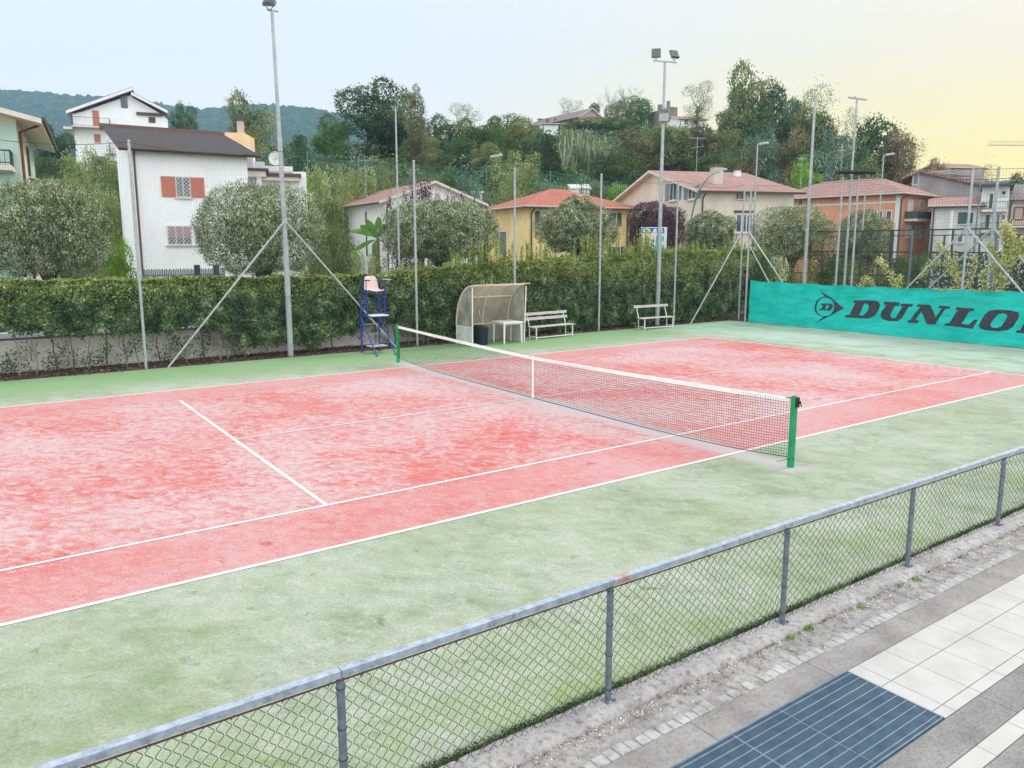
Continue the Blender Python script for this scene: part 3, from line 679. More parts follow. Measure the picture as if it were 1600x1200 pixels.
mb=MB(); mb.bbox(-.28,-.15,.22,.30,.2,.245,.004); mb.build('lower_board',M['board_grey'],uc)

# ---------------------------------------------------------------- players' shelter
sh=empty('shelter',(4.6,8.1,0),'curved cream framed players shelter with brown translucent panels','shelter')
W2=1.05
arc=[]   # local (y,z) from the back foot up and over to the front edge
for k in range(13):
    a=R(0)+R(88)*k/12; arc.append((1.0-1.02*(1-math.cos(a)),.62+1.36*math.sin(a)))
mb=MB()
for x in (-W2,0,W2):
    mb.tube([(x,1.0,0)]+[(x,y,z) for y,z in arc],.019 if x else .016,8)
for x in (-W2,W2): mb.tube([(x,0,0),(x,-.02 if x<0 else -.10,1.93)],.022,8)
for y,z in (arc[0],arc[6],(arc[-1][0],arc[-1][1]-.01)): mb.tube([(-W2,y-.012,z),(W2,y-.012,z)],.016,8)
mb.tube([(-W2,.0,.62),(-W2,1.0,.62)],.014,6)
mb.build('frame',M['frame_cream'],sh)
def polycarb(name,c,c2,al):
    m,nt,b=nodes(name); b.inputs['Roughness'].default_value=.35
    v=coord(nt,'Object'); r=ramp(nt,[(.35,c2),(.65,c)]); nt.links.new(noise(nt,v,2.3,6,.7),r.inputs[0]); nt.links.new(r.outputs[0],b.inputs['Base Color'])
    t=nt.nodes.new('ShaderNodeBsdfTransparent'); t.inputs[0].default_value=(.75,.68,.55,1); tl=nt.nodes.new('ShaderNodeBsdfTranslucent'); nt.links.new(r.outputs[0],tl.inputs[0])
    m1=N(nt,'ShaderNodeMixShader'); m1.inputs[0].default_value=.4; nt.links.new(b.outputs[0],m1.inputs[1]); nt.links.new(tl.outputs[0],m1.inputs[2])
    m2=N(nt,'ShaderNodeMixShader'); rr=ramp(nt,[(.3,(al-.12,)*3),(.7,(al+.1,)*3)]); nt.links.new(noise(nt,v,5,5,.7),rr.inputs[0]); nt.links.new(rr.outputs[0],m2.inputs[0])
    nt.links.new(t.outputs[0],m2.inputs[1]); nt.links.new(m1.outputs[0],m2.inputs[2]); nt.links.new(m2.outputs[0],nt.nodes['Material Output'].inputs[0]); return m
M['pc_brown']=polycarb('bronze_polycarbonate',(.68,.62,.50),(.48,.43,.33),.68); M['pc_pale']=polycarb('cloudy_polycarbonate',(.62,.63,.60),(.34,.36,.34),.62)
mb=MB(); 
for (y0,z0),(y1,z1) in zip(arc,arc[1:]):
    mb.add([(-W2-.03,y0+.024,z0+.012),(W2+.03,y0+.024,z0+.012),(W2+.03,y1+.015,z1+.024),(-W2-.03,y1+.015,z1+.024)],[(0,1,2,3)])
o=mb.build('roof_panel',M['pc_brown'],sh,smooth=True)
mb=MB(); y,z=arc[-1]; mb.bar((-W2-.0,y-.06,z+.03),(W2+.17,y-.10,z+.035),.10,.02)
for k in range(7): mb.tube([(-W2+.15+k*.32,y-.08,z+.03),(-W2+.15+k*.32,y-.08,z+.052)],.02,6,1)
mb.build('roof_edge',[mat('edge_strip',(.72,.62,.50),(.55,.40,.28),9,.6),M['brown_trim']],sh)
for x,nm in ((-W2,'side_panel'),(W2,'side_panel')):
    mb=MB(); pl=[(.0,.64),(1.0,.64)]+[(y,z) for y,z in arc[1:]]
    T=Matrix(((0,0,1,x-.004),(1,0,0,0),(0,1,0,0),(0,0,0,1)))
    mb.prism(pl,0,.006,0,T); mb.build(nm,M['pc_pale'],sh)
mb=MB()
wl=mat('white_laminate',(.66,.67,.66),(.46,.47,.46),3,.6)
for x in (-W2-.01,W2-.004): mb=MB(); mb.box(x,.03,.02,x+.012,.98,.61); mb.build('lower_side_panel',wl,sh)
mb=MB(); mb.box(-W2+.02,.985,.02,W2-.02,1.0,.61); mb.build('lower_back_panel',mat('dull_laminate',(.38,.35,.31),(.26,.24,.21),3,.6,stretch=(5,1,.6)),sh)
mb=MB(); mb.tube([(-.18,.93,1.1),(-.18,.91,1.0),(-.2,.87,.93),(-.16,.87,.90)],.012,6); mb.build('hook',M['frame_cream'],sh)
mb=MB(); mb.tube([(-W2+.05,.3,.55),(-W2+.05,.85,.1)],.012,6); mb.build('rod',M['wire_dark'],sh)
# bins
def bin_(x,y,m,lab,s=1,rz=0):
    e=empty('litter_bin',(x,y,0),lab,'bin',rz=rz); mb=MB()
    mb.tube([(0,0,0),(0,0,.02),(0,0,.50*s)],[.145*s,.155*s,.19*s],20); mb.build('body',m,e)
    mb=MB(); mb.tube([(0,0,.50*s),(0,0,.53*s)],.205*s,20); mb.tube([(0,0,.53*s),(0,0,.56*s),(0,0,.575*s)],[.20*s,.17*s,.08*s],20); mb.build('lid',M['black'],e)
    mb=MB(); mb.tube([(.17*s,-.03,.47*s),(.235*s,0,.45*s),(.17*s,.03,.47*s)],.012,6); mb.build('handle',M['black'],e)
q=onz(757,539,0); bin_(q.x,q.y+.12,M['bin_navy'],'dark navy round bin with a black lid standing in the shelter',1.1)
q=onz(741,535,0); bin_(q.x+.12,q.y-.1,M['bin_green'],'dark green bin at the left end of the shelter behind its front post',1.05)
# table
tb=empty('plastic_table',(5.13,8.35,0),'white square plastic table with four legs under the shelter front','table',rz=R(-3))
mb=MB(); mb.bbox(-.40,-.40,.70,.40,.40,.735,.012); mb.bbox(-.375,-.375,.655,.375,.375,.70,.01); mb.build('tabletop',M['white_pl'],tb)
for sx in (-1,1):
    for sy in (-1,1):
        mb=MB(); mb.tube([(sx*.335,sy*.335,.68),(sx*.35,sy*.35,0)],[.042,.027],10); mb.build('leg',M['white_pl'],tb)
# benches
def bench(x,y,L,rz,lab,slats,frame,wood,seatw=.36):
    e=empty('park_bench',(x,y,0),lab,'bench',rz=rz)
    mb=MB()
    for i in (0,):
        mb.bbox(-L/2,-.20,.43,L/2,-.02,.455,.006); mb.bbox(-L/2,.00,.43,L/2,.18,.455,.006)
    mb.build('seat',wood,e)
    mb=MB()
    for z in slats:
        T=Matrix.Translation((0,.225+(z-.45)*.22,z))@Matrix.Rotation(R(-12),4,'X'); mb.bbox(-L/2-.04,-.012,-.05,L/2+.04,.012,.05,.005,T=T)
    mb.build('backrest',wood,e)
    for s in (-1,1):
        x=s*(L/2-.12); mb=MB()
        mb.bar((x,-.17,0),(x,-.17,.425),.035); mb.tube([(x,.19,0),(x,.2,.44),(x,.36,.90)],.019,8); mb.bar((x,-.19,.412),(x,.22,.412),.035,.03); mb.bar((x,-.17,.10),(x,.19,.10),.025)
        mb.build('leg_frame',frame,e)
    mb=MB(); mb.bar((-L/2+.12,-.17,.07),(L/2-.12,-.17,.07),.03); mb.build('stretcher',frame,e)
a=onz(838,531,0); b_=onz(893,525,0)
bench(7.25,8.62,2.02,R(5),'longer white framed bench with two back slats beside the shelter',(.70,.87),M['white_pl'],M['wood_grey'])
bench(12.62,8.68,1.75,R(-3),'shorter bench with a single back slat standing by the floodlight pole',(.88,),M['white_pl'],M['wood_grey'])

# ---------------------------------------------------------------- end fence, banner
ef=empty('end_fence',(17.9,0,0),'tall green netting fence behind the turquoise banner at the court end','fence')
for y,m in ((8.47,'galv'),(4.0,None),(-.45,'galv'),(-4.9,'galv'),(-9.3,'galv')):
    if m: 
        mb=MB(); mb.tube([(0,y,-.02),(0,y,5.85)],.04,12)
        for z in (1.8,3.86): mb.tube([(0,y,z),(0,y,z+.05)],.052,10)
        mb.build('fence_post',M[m],ef)
netting('netting',0,-9.3,0,8.47,[(0,5.8),(4.4/17.77,5.8),(8.85/17.77,5.8),(1,5.8)],.02,.10,.0035,ef,M['wire_grey'],(-1,0,0),.12)
for y0,y1 in ((-.45,3.0),(-.45,-3.9),(8.47,5.2)):
    mb=MB(); mb.tube([(-.03,y0,3.88),(-.03 if y0<8 else .12,y1,0.0)],.034,8); mb.build('brace',M['galv'],ef)
mb=MB(); mb.tube([(.56,9.3,3.9),(.15,6.2,.0)],.028,8); mb.build('brace',M['galv'],ef)
# second braced post line of the neighbouring court
e2=empty('fence_post',(19.4,0,0),'braced steel fence post rising behind the flowering creeper at the right edge','fence post')
f_=(P(1561,260,28)); 
def px_at_x(px,py,x): return onx(px,py,x)
t_=onx(1561,260,19.4); 
mb=MB(); mb.tube([(0,t_.y,-.02),(0,t_.y,t_.z)],.05,12); mb.build('pole',M['galv'],e2)
az=onx(1553,356,19.4).z
for s in (-1,1):
    mb=MB(); mb.tube([(0,t_.y,az),(0,t_.y+s*3.6,0)],.036,8); mb.build('brace',M['galv'],e2)

bn=empty('banner',(17.7,0,0),'turquoise mesh banner with black arrow emblem and big slanted lettering','banner')
BY0,BY1=-9.2,8.12
def bsurf(y,z):
    h=z/1.8
    return -.05-.05*math.sin(y*1.35+.6)*(.35+.65*h*(1-h)*2.2)-.05*math.sin(y*.47)*(1-h)-.025*math.sin(y*4.1+h*2.2)*(1-h)-.03*math.sin(h*9+y*1.1)*.35-.014*math.sin(y*9.3+h*4)*(.3+h)-.012*math.sin(y*3+h*17)
def btop(y): return 1.80-.05*abs(math.sin((y-8.1)*math.pi/1.45))-.02*math.sin(y*.5)
ny_,nz_=260,26; V=[];F=[];
for j in range(ny_+1):
    y=BY0+(BY1-BY0)*j/ny_
    for i in range(nz_+1):
        z=.015+.02*math.sin(y*2.1)**2+(btop(y)-.02)*i/nz_; V.append((bsurf(y,z),y,z))
for j in range(ny_):
    for i in range(nz_): a=j*(nz_+1)+i; F.append((a,a+1,a+nz_+2,a+nz_+1))
me=bpy.data.meshes.new('cloth'); me.from_pydata(V,[],F); me.polygons.foreach_set('use_smooth',[True]*len(F))
m,nt,b=nodes('banner_cloth'); v=coord(nt,'Object'); vst=coord(nt,'Object',(1,.5,2.2))
r=ramp(nt,[(.26,(.0,.27,.22)),(.42,(.0,.46,.40)),(.60,(.02,.56,.50)),(.78,(.14,.62,.55))]); nt.links.new(noise(nt,vst,1.3,10,.74,.8),r.inputs[0])
n2=noise(nt,coord(nt,'Object',(1,1.2,10)),3,4,.6); r2=ramp(nt,[(.3,(.88,.88,.88)),(.7,(1.05,1.05,1.05))]); nt.links.new(n2,r2.inputs[0]); col=mix(nt,1,r.outputs[0],r2.outputs[0],'MULTIPLY')
nt.links.new(col,b.inputs['Base Color']); b.inputs['Roughness'].default_value=.6
tl=nt.nodes.new('ShaderNodeBsdfTranslucent'); nt.links.new(col,tl.inputs[0]); mx=N(nt,'ShaderNodeMixShader'); mx.inputs[0].default_value=.32
nt.links.new(b.outputs[0],mx.inputs[1]); nt.links.new(tl.outputs[0],mx.inputs[2]); nt.links.new(mx.outputs[0],nt.nodes['Material Output'].inputs[0])
bump(nt,b,noise(nt,v,12,5,.7),.25,.02)
link('cloth',me,m,bn)
mb=MB(); mb.tube([(bsurf(y,btop(y)),y,btop(y)) for y in np.linspace(BY0,BY1,130)],.012,5); mb.build('hem_cord',m,bn)
mb=MB()
for k in range(9): y=BY1-.12-k*2.0; mb=MB(); mb.tube([(bsurf(y,1.75),y,1.76),(.18,y,1.83)],.008,5); mb.build('tie',M['wire_dark'],bn)
M['ink']=mat('banner_black_print',(.030,.032,.045),(.10,.13,.15),22,.7,lo=.25,hi=.5)
def ink(name,outer,holes,scale,ox,oy,inset=False):
    """print on the banner: outline measured on the banner, laid on the cloth surface"""
    def tp(q): w=onx(ox+q[0]*scale,oy+q[1]*scale,17.62); return Vector((w.y,w.z,0))
    loops=[[tp(q) for q in outer]]+[[tp(q) for q in h] for h in holes]
    allv=[p for l in loops for p in l]; tris=tessellate_polygon(loops)
    import bmesh
    bm=bmesh.new(); vs=[bm.verts.new(p) for p in allv]
    for t in tris:
        try: bm.faces.new([vs[i] for i in t])
        except ValueError: pass
    for _ in range(5):
        ed=[e for e in bm.edges if e.calc_length()>.14]
        if not ed: break
        bmesh.ops.subdivide_edges(bm,edges=ed,cuts=1); bmesh.ops.triangulate(bm,faces=[f for f in bm.faces if len(f.verts)>4])
    for q in bm.verts: y,z=q.co.x,q.co.y; q.co=Vector((bsurf(y,z)-.010,y,z))
    me=bpy.data.meshes.new(name); bm.to_mesh(me); bm.free(); return link(name,me,M['ink'],bn)
def arcpts(cx,cy,rx,ry,a0,a1,n,rot=0):
    return [(cx+rx*math.cos(R(a0+(a1-a0)*k/n)),cy+ry*math.sin(R(a0+(a1-a0)*k/n))) for k in range(n+1)]
S=.1125; OX,OY=1260,440
# emblem: ring with a flying arrow head
ink('emblem',arcpts(265,350,148,138,-75,-310,26)+[(345,455)]+[(355,462),(520,370),(300,195),(185,120),(260,205),(300,222)],[list(reversed(arcpts(265,352,120,128,0,350,26)))],S,OX,OY)
ink('emblem',[(130,585),(235,490),(290,485),(345,455),(352,466),(240,520)],[],S,OX,OY)
ink('letter',[(175,395),(190,380),(212,378),(232,325),(205,322),(200,302),(325,305),(362,320),(370,345),(352,385),(322,402),(270,400)],[[(262,382),(282,322),(300,324),(312,334),(300,370),(286,384)]],S,OX,OY)
# D
ink('letter',[(525,495),(545,465),(600,460),(680,295),(650,292),(655,258),(940,262),(995,280),(1018,330),(990,410),(940,480),(860,515),(700,508)],[[(730,465),(795,305),(840,310),(865,345),(845,405),(805,455),(775,472)]],S,OX,OY)
# U
ink('letter',[(1070,290),(1080,278),(1300,288),(1290,335),(1235,335),(1165,470),(1190,510),(1240,500),(1345,345),(1300,335),(1325,305),(1485,310),(1475,345),(1430,350),(1330,505),(1260,550),(1150,550),(1050,520),(1025,470),(1040,420),(1105,330),(1075,322)],[],S,OX,OY)
OX,OY=1420,455
ink('letter',[(-20,435),(-10,400),(20,400),(70,320),(170,215),(110,215),(130,182),(300,188),(375,360),(455,240),(405,232),(425,200),(578,212),(560,245),(505,245),(370,465),(255,460),(175,280),(90,400),(150,408),(125,445)],[],S,OX,OY)
ink('letter',[(485,478),(515,445),(555,445),(670,265),(635,258),(655,222),(905,242),(885,280),(835,280),(720,455),(820,465),(895,395),(945,400),(875,525),(700,500)],[],S,OX,OY)
ink('letter',arcpts(0,0,1,1,0,1,1)[:0]+[(965,480),(985,420),(1040,330),(1110,270),(1230,258),(1400,268),(1500,290),(1525,330),(1500,400),(1430,500),(1350,545),(1220,558),(1060,545),(990,520)],[[(1120,470),(1150,410),(1225,320),(1290,308),(1335,318),(1352,350),(1330,410),(1270,490),(1200,515),(1140,505)]],S,OX,OY)
ink('letter',[(1460,578),(1490,542),(1530,545),(1640,370),(1605,365),(1630,325),(1900,345),(1960,375),(1960,440),(1880,500),(1700,500),(1665,548),(1710,555),(1690,595)],[[(1730,460),(1790,370),(1840,378),(1850,410),(1800,455)]],S,OX,OY)
# ---------------------------------------------------------------- wall and hedge
gw_=empty('garden_wall',(0,10.7,0),'low pale rendered wall with a dark coping under and behind the hedge','wall')
M['wall_low']=mat('stained_render',(.86,.83,.77),(.62,.56,.49),1.6,.9,0,.2,20,lo=.35,hi=.6)
mb=MB(); mb.box(-17,-.08,-.1,18.4,.08,.84); mb.build('wall',M['wall_low'],gw_)
mb=MB()
x=-17
while x<18.3: mb.bbox(x+.004,-.11,.842,min(x+1.2,18.4)-.004,.11,.885,.008); x+=1.2
mb.build('coping',mat('coping_slate',(.12,.14,.16),(.08,.09,.11),6,.7),gw_)
hd=empty('hedge',(0,10.1,0),'long clipped laurel hedge behind the side fence with a ragged shooting top at the right','hedge')
rng=np.random.default_rng(21)
def n1(x,s): return vnoise(np.asarray(x,float)*s,np.zeros_like(np.asarray(x,float)),9.3+s)
def htop(x): return np.interp(x,[-14,-9,-5,0,1.5,3,5,8,12,15,19.5],[2.50,2.42,2.38,2.33,2.36,2.52,2.58,2.70,2.85,3.05,3.05])+.10*n1(x,2.1)-.05
def hbot(x): return np.interp(x,[-14,-9.3,-8.2,-7.6,-3.6,-3.35,-1.2,-.9,.55,.9,2.3,2.7,19.5],[1.1,1.22,1.15,1.0,1.0,.35,.15,.45,.55,.86,.85,.2,.12])+.25*(n1(x,1.7)-.5)+.16*(n1(x,6.3)-.5)+.12*(n1(x,15.1)-.5)
n=360000
x=rng.uniform(-13.5,21.0,n); part=rng.random(n)
zt=htop(x); zb=hbot(x)+rng.normal(size=n)*.06; z=zb+(zt-zb)*rng.random(n)**.95
bulge=.14*(vnoise(x*2.3,z*2.3,7)-.5)+.10*(vnoise(x*5.5,z*5.5,8)-.5)
front=part<.62; top=part>=.80; mid=(~front)&(~top)
y=np.where(front,-.48+bulge+np.abs(rng.normal(size=n))*.10,np.where(mid,rng.uniform(-.35,.42,n),rng.uniform(-.46,.5,n)))
z=np.where(top,zt-np.abs(rng.normal(size=n))*.09+.12*(vnoise(x*4,y*4,5)-.5),z)
rnd=np.clip((z-(zt-.18))/.18,0,1); y=y+np.where(front,rnd*.12,0)
nn=np.stack([rng.normal(size=n)*.5,np.where(front,-1.0,0)+rng.normal(size=n)*.5,np.where(top,1.2,.35)+rng.normal(size=n)*.5],1); nn/=np.linalg.norm(nn,axis=1)[:,None]
gap=(vnoise(x*3.1,z*3.1,12)>.82)&front; keep=~gap|(rng.random(n)<.35)
C=np.stack([x,y,z],1)[keep]; nn=nn[keep]; ztk=zt[keep]
V1,F1=leafquads(C,nn,.078,rng,.5)
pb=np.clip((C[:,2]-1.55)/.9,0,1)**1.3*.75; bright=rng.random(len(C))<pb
# hanging / low sprigs and upright shoots
Cs=[];Ns=[]
for k in range(900):
    xx=rng.uniform(1.0,20.8); 
    if rng.random()>np.clip((xx-.5)/4,.12,1): continue
    cl=vnoise(np.array([xx*.9]),np.array([0.]),3)[0]
    h=(.10+.85*rng.random()**1.7*cl*1.3)*(1 if xx>4 else .7); yy=rng.uniform(-.4,.4); t0=float(htop(np.array([xx]))[0])-.1; m_=int(12+h*70)
    lean=rng.normal(size=2)*.08
    u=rng.random(m_); Cs.append(np.stack([xx+lean[0]*u*h+rng.normal(size=m_)*.035*(1.1-u),yy+lean[1]*u*h+rng.normal(size=m_)*.035*(1.1-u),t0+u*h*1.15],1)); d=unit(m_,rng); Ns.append(d)
for k in range(120):   # sprigs near the ground at the left
    xx=rng.choice([rng.uniform(-10,-3.4),rng.uniform(.5,2.6)],p=[.85,.15]); h=rng.uniform(.1,.65); m_=26; yy=rng.uniform(-.45,.2)
    Cs.append(np.stack([xx+rng.normal(size=m_)*.09,yy+rng.normal(size=m_)*.07,np.abs(h+rng.normal(size=m_)*.10)],1)); Ns.append(unit(m_,rng))
C2=np.concatenate(Cs); N2=np.concatenate(Ns); V2,F2=leafquads(C2,N2,.078,rng,.42)
me=npmesh('foliage',np.concatenate([V1,V2]),np.concatenate([F1,F2+len(V1)]))
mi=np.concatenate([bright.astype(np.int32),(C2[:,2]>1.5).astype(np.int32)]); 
M['hedge']=leafmat('hedge_leaf',[(.15,(.004,.009,.004)),(.40,(.018,.036,.013)),(.62,(.047,.082,.027)),(.82,(.12,.165,.068)),(1.0,(.27,.32,.19))],2.2,.2)  # palest stop paints glossy highlights into the colour of scattered leaves
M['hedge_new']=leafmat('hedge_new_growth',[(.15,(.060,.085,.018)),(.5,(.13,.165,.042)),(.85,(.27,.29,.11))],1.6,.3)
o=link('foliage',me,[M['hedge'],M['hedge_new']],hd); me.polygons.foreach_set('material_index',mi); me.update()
rs=random.Random(9)
for k in range(52):
    x=-12+k*.42+rs.uniform(-.15,.15)
    if -3.2<x<.2 or x>3.2: 
        if rs.random()<.75: continue
    mb=MB(); p=Vector((x,rs.uniform(-.3,.15),-.02)); pts=[p]
    for q in range(5): p=p+Vector((rs.uniform(-.06,.06),rs.uniform(-.04,.05),.30)); pts.append(p)
    mb.tube(pts,[.022,.019,.017,.015,.012,.008],6)
    if rs.random()<.6: mb.tube([pts[1],pts[1]+Vector((rs.uniform(-.2,.2),.0,.3)),pts[1]+Vector((rs.uniform(-.35,.35),.05,.75))],[.012,.01,.006],5)
    mb.build('stem',M['bark_grey'] if k%3 else M['bark'],hd)

# ---------------------------------------------------------------- parked cars glimpsed through the hedge
def car(x,y,L,m,lab,rz=0):
    e=empty('parked_car',(x,y,-.02),lab,'car','cars parked behind the hedge',rz=rz)
    T=Matrix(((1,0,0,0),(0,0,1,0),(0,1,0,0),(0,0,0,1)))
    def side(name,prof,y0,y1,m_,par): mb=MB(); mb.prism(prof,y0,y1,0,T); o=mb.build(name,m_,par); bv=o.modifiers.new('b','BEVEL'); bv.width=.03; bv.segments=2; bv.limit_method='ANGLE'; return o
    h=L/2
    side('body',[(-h+.05,.28),(h-.05,.28),(h,.5),(h-.08,.80),(h-.95,.93),(-h+.6,.97),(-h+.05,.90),(-h,.55)],-.84,.84,m,e)
    side('cabin',[(h-1.05,.92),(h-1.7,1.40),(-h+1.1,1.44),(-h+.45,.96)],-.70,.70,M['glass'],e)
    side('roof',[(h-1.68,1.40),(h-1.75,1.45),(-h+1.1,1.49),(-h+1.05,1.43)],-.69,.69,m,e)
    for sx in (-h+.75,h-.8):
        for sy in (-.78,.78):
            mb=MB(); mb.tube([(sx,sy-.09,.31),(sx,sy+.09,.31)],.31,20); w=mb.build('wheel',M['black'],e)
            mb=MB(); mb.tube([(sx,sy-.1,.31),(sx,sy+.1,.31)],.18,14); mb.build('rim',M['galv'],w)
    for sy in (-.6,.6):
        mb=MB(); mb.bbox(h-.12,sy-.16,.62,h+.005,sy+.16,.76,.02); mb.build('headlight',M['lamp_glass'],e)
M['car_white']=mat('white_car_paint',(.72,.74,.78),(.66,.68,.72),2,.25,0,spec=.6); M['car_blue']=mat('blue_car_paint',(.03,.07,.18),(.03,.06,.15),2,.25,0,spec=.6)
a=ony(8,510,12.6).x; b_=ony(120,510,12.6).x
car((a+b_)/2,12.6,4.1,M['car_white'],'white car half hidden behind the hedge gap at the far left')
a=ony(322,500,12.7).x; car(a+1.4,12.7,4.0,M['car_white'],'pale car whose bonnet shows between the slanted brace and the floodlight pole')

# ---------------------------------------------------------------- houses
A0=-.6130
def autouv(me):
    uv=me.uv_layers.new(name='UVMap')
    for p in me.polygons:
        nrm=p.normal; e=Vector((-nrm.y,nrm.x,0)); e=e.normalized() if e.length>1e-4 else Vector((1,0,0)); s=nrm.cross(e)
        for li in p.loop_indices: c=me.vertices[me.loops[li].vertex_index].co; uv.data[li].uv=(c.dot(e),c.dot(s))
class House:
    def __init__(s,name,kx,ky,f,theta,w,L,roof,ridge,wallm,roofm,label,cat='house',z0=None,oh=.5,zoff=0,trim='cream_trim',group=None,ze=None):
        p=P(kx,ky,f); g=gz(p)-.3 if z0 is None else z0
        s.o=Vector((p.x,p.y,g)); s.rz=A0+R(theta); s.H=(p.z if ze is None else ze)-g; s.w=w; s.L=L; s.c=math.cos(s.rz); s.sn=math.sin(s.rz)
        s.root=empty(name,s.o,label,cat,group,rz=s.rz); H=s.H; s.n=0
        mb=MB()
        if roof=='gableY': rz_=H+ridge; s.prof=[(0,0),(w,0),(w,H),(w/2,rz_),(0,H)]; mb.prism(s.prof,0,L,0,Matrix(((1,0,0,0),(0,0,1,0),(0,1,0,0),(0,0,0,1))))
        elif roof=='gableX': mb.prism([(0,0),(L,0),(L,H),(L/2,H+ridge),(0,H)],0,w,0,Matrix(((0,0,1,0),(1,0,0,0),(0,1,0,0),(0,0,0,1))))
        elif roof=='mono': mb.prism([(0,0),(L,0),(L,H+ridge),(0,H)],0,w,0,Matrix(((0,0,1,0),(1,0,0,0),(0,1,0,0),(0,0,0,1))))
        else: mb.box(0,0,0,w,L,H)
        s.wall=mb.build('wall',wallm,s.root)
        if not roof: return
        th=.16; mb=MB()
        def slab(pts):
            pts=[Vector(q) for q in pts]; nr=(pts[1]-pts[0]).cross(pts[2]-pts[0]).normalized(); nr=nr if nr.z>0 else -nr
            up=[q+nr*.03 for q in pts]; lo=[q-Vector((0,0,th)) +nr*.03 for q in pts]; k=len(pts)
            mb.add(up+lo,[tuple(range(k))],0); mb.add(up+lo,[tuple(range(2*k-1,k-1,-1))]+[(i,(i+1)%k,k+(i+1)%k,k+i) for i in range(k)],1)
        rise=ridge; o=oh
        if roof=='gableY':
            k=rise/(w/2); zt=H+rise+.06; ze_=H-k*o+.06
            slab([(-o,-o,ze_),(-o,L+o,ze_),(w/2,L+o,zt),(w/2,-o,zt)]); slab([(w+o,-o,ze_),(w+o,L+o,ze_),(w/2,L+o,zt),(w/2,-o,zt)])
        elif roof=='gableX':
            k=rise/(L/2); zt=H+rise+.06; ze_=H-k*o+.06
            slab([(-o,-o,ze_),(w+o,-o,ze_),(w+o,L/2,zt),(-o,L/2,zt)]); slab([(-o,L+o,ze_),(w+o,L+o,ze_),(w+o,L/2,zt),(-o,L/2,zt)])
        elif roof=='mono':
            k=rise/L; slab([(-o,-o,H-k*o+.06),(w+o,-o,H-k*o+.06),(w+o,L+o,H+rise+k*o+.06),(-o,L+o,H+rise+k*o+.06)])
        elif roof=='hip':
            m_=min(w,L)/2+o; zt=H+rise; z_=H-.0
            if w>=L: r1=(m_-o,L/2,zt); r2=(w-m_+o,L/2,zt)
            else: r1=(w/2,m_-o,zt); r2=(w/2,L-m_+o,zt)
            A_=(-o,-o,z_);B_=(w+o,-o,z_);C_=(w+o,L+o,z_);D_=(-o,L+o,z_)
            if w>=L: slab([A_,B_,r2,r1]); slab([C_,D_,r1,r2]); slab([D_,A_,r1]); slab([B_,C_,r2])
            else: slab([A_,B_,r1]); slab([C_,D_,r2]); slab([D_,A_,r1,r2]); slab([B_,C_,r2,r1])
        s.roof=mb.build('roof',[roofm,M[trim]],s.root); autouv(s.roof.data)
        if roof in('hip','gableY','gableX','mono') and oh>.15:
            mb=MB(); zz=H-.1 if roof!='gableY' else H-.12-rise/(w/2)*o+.1
            if roof!='gableY': mb.tube([(-o,-o-.06,zz),(w+o,-o-.06,zz)],.07,6)
            if roof in('hip',): mb.tube([(-o-.06,-o,zz),(-o-.06,L+o,zz)],.07,6)
            if roof=='gableY': mb.tube([(-o-.06,-o,zz),(-o-.06,L+o,zz)],.07,6); mb.tube([(w+o+.06,-o,zz),(w+o+.06,L+o,zz)],.07,6)
            mb.tube([(.12,-o,zz-.05),(.12,-.08,zz-.35),(.12,-.08,.0)],.05,6); mb.build('gutter',M['brown_trim'],s.root)
    def local(s,p): d=p-s.o; return Vector((d.x*s.c+d.y*s.sn,-d.x*s.sn+d.y*s.c,d.z))
    def hit(s,px,py,face):
        v=ray(px,py); c=s.local(CAM); dl=Vector((v.x*s.c+v.y*s.sn,-v.x*s.sn+v.y*s.c,v.z))
        t=(-c.y/dl.y) if face=='R' else (-c.x/dl.x); q=c+dl*t; return (q.x if face=='R' else q.y),q.z
    def T(s,face,off=0): return Matrix(((1,0,0,0),(0,-1,0,-off),(0,0,1,0),(0,0,0,1))) if face=='R' else Matrix(((0,-1,0,-off),(1,0,0,0),(0,0,1,0),(0,0,0,1)))
    def win(s,face,x0,y0,x1,y1,shut=None,sw=0,closed=None,grille=False,frame='win_white',off=0,split=2,sill=True,name='window'):
        a0,z1=s.hit(x0,(y0),face); a1,z0=s.hit(x1,y1,face); _,z1b=s.hit(x1,y0,face); _,z0b=s.hit(x0,y1,face); z1=(z1+z1b)/2; z0=(z0+z0b)/2
        if a1<a0: a0,a1=a1,a0
        T=s.T(face,off); fr=.06; mb=MB(); d=.05
        mb.box(a0-fr,.002,z1,a1+fr,d,z1+fr,0,T); mb.box(a0-fr,.002,z0-fr,a1+fr,d,z0,0,T); mb.box(a0-fr,.002,z0,a0,d,z1,0,T); mb.box(a1,.002,z0,a1+fr,d,z1,0,T)
        for k in range(1,split): x=a0+(a1-a0)*k/split; mb.box(x-.03,.012,z0,x+.03,.04,z1,0,T)
        w_=mb.build(name,M[frame],s.root)
        mb=MB(); mb.box(a0,.004,z0,a1,.015,z1,0,T); mb.build('pane',M['glass'] if not closed else M[closed],w_)
        if closed and closed.startswith('shutter'):
            pass
        if sill: mb=MB(); mb.box(a0-.14,.003,z0-.13,a1+.14,.13,z0-.065,0,T); mb.build('sill',M['cream_trim'],w_)
        if shut:
            W=sw or (a1-a0)/2
            for q0,q1 in ((a0-.07-W,a0-.07),(a1+.07,a1+.07+W)):
                mb=MB(); mb.box(q0,.02,z0-.03,q1,.07,z1+.03,0,T)
                for k in range(7): zz=z0+(z1-z0)*(k+.5)/7; mb.box(q0+.05,.07,zz-.02,q1-.05,.078,zz+.02,0,T)
                mb.build('shutter',M[shut],w_)
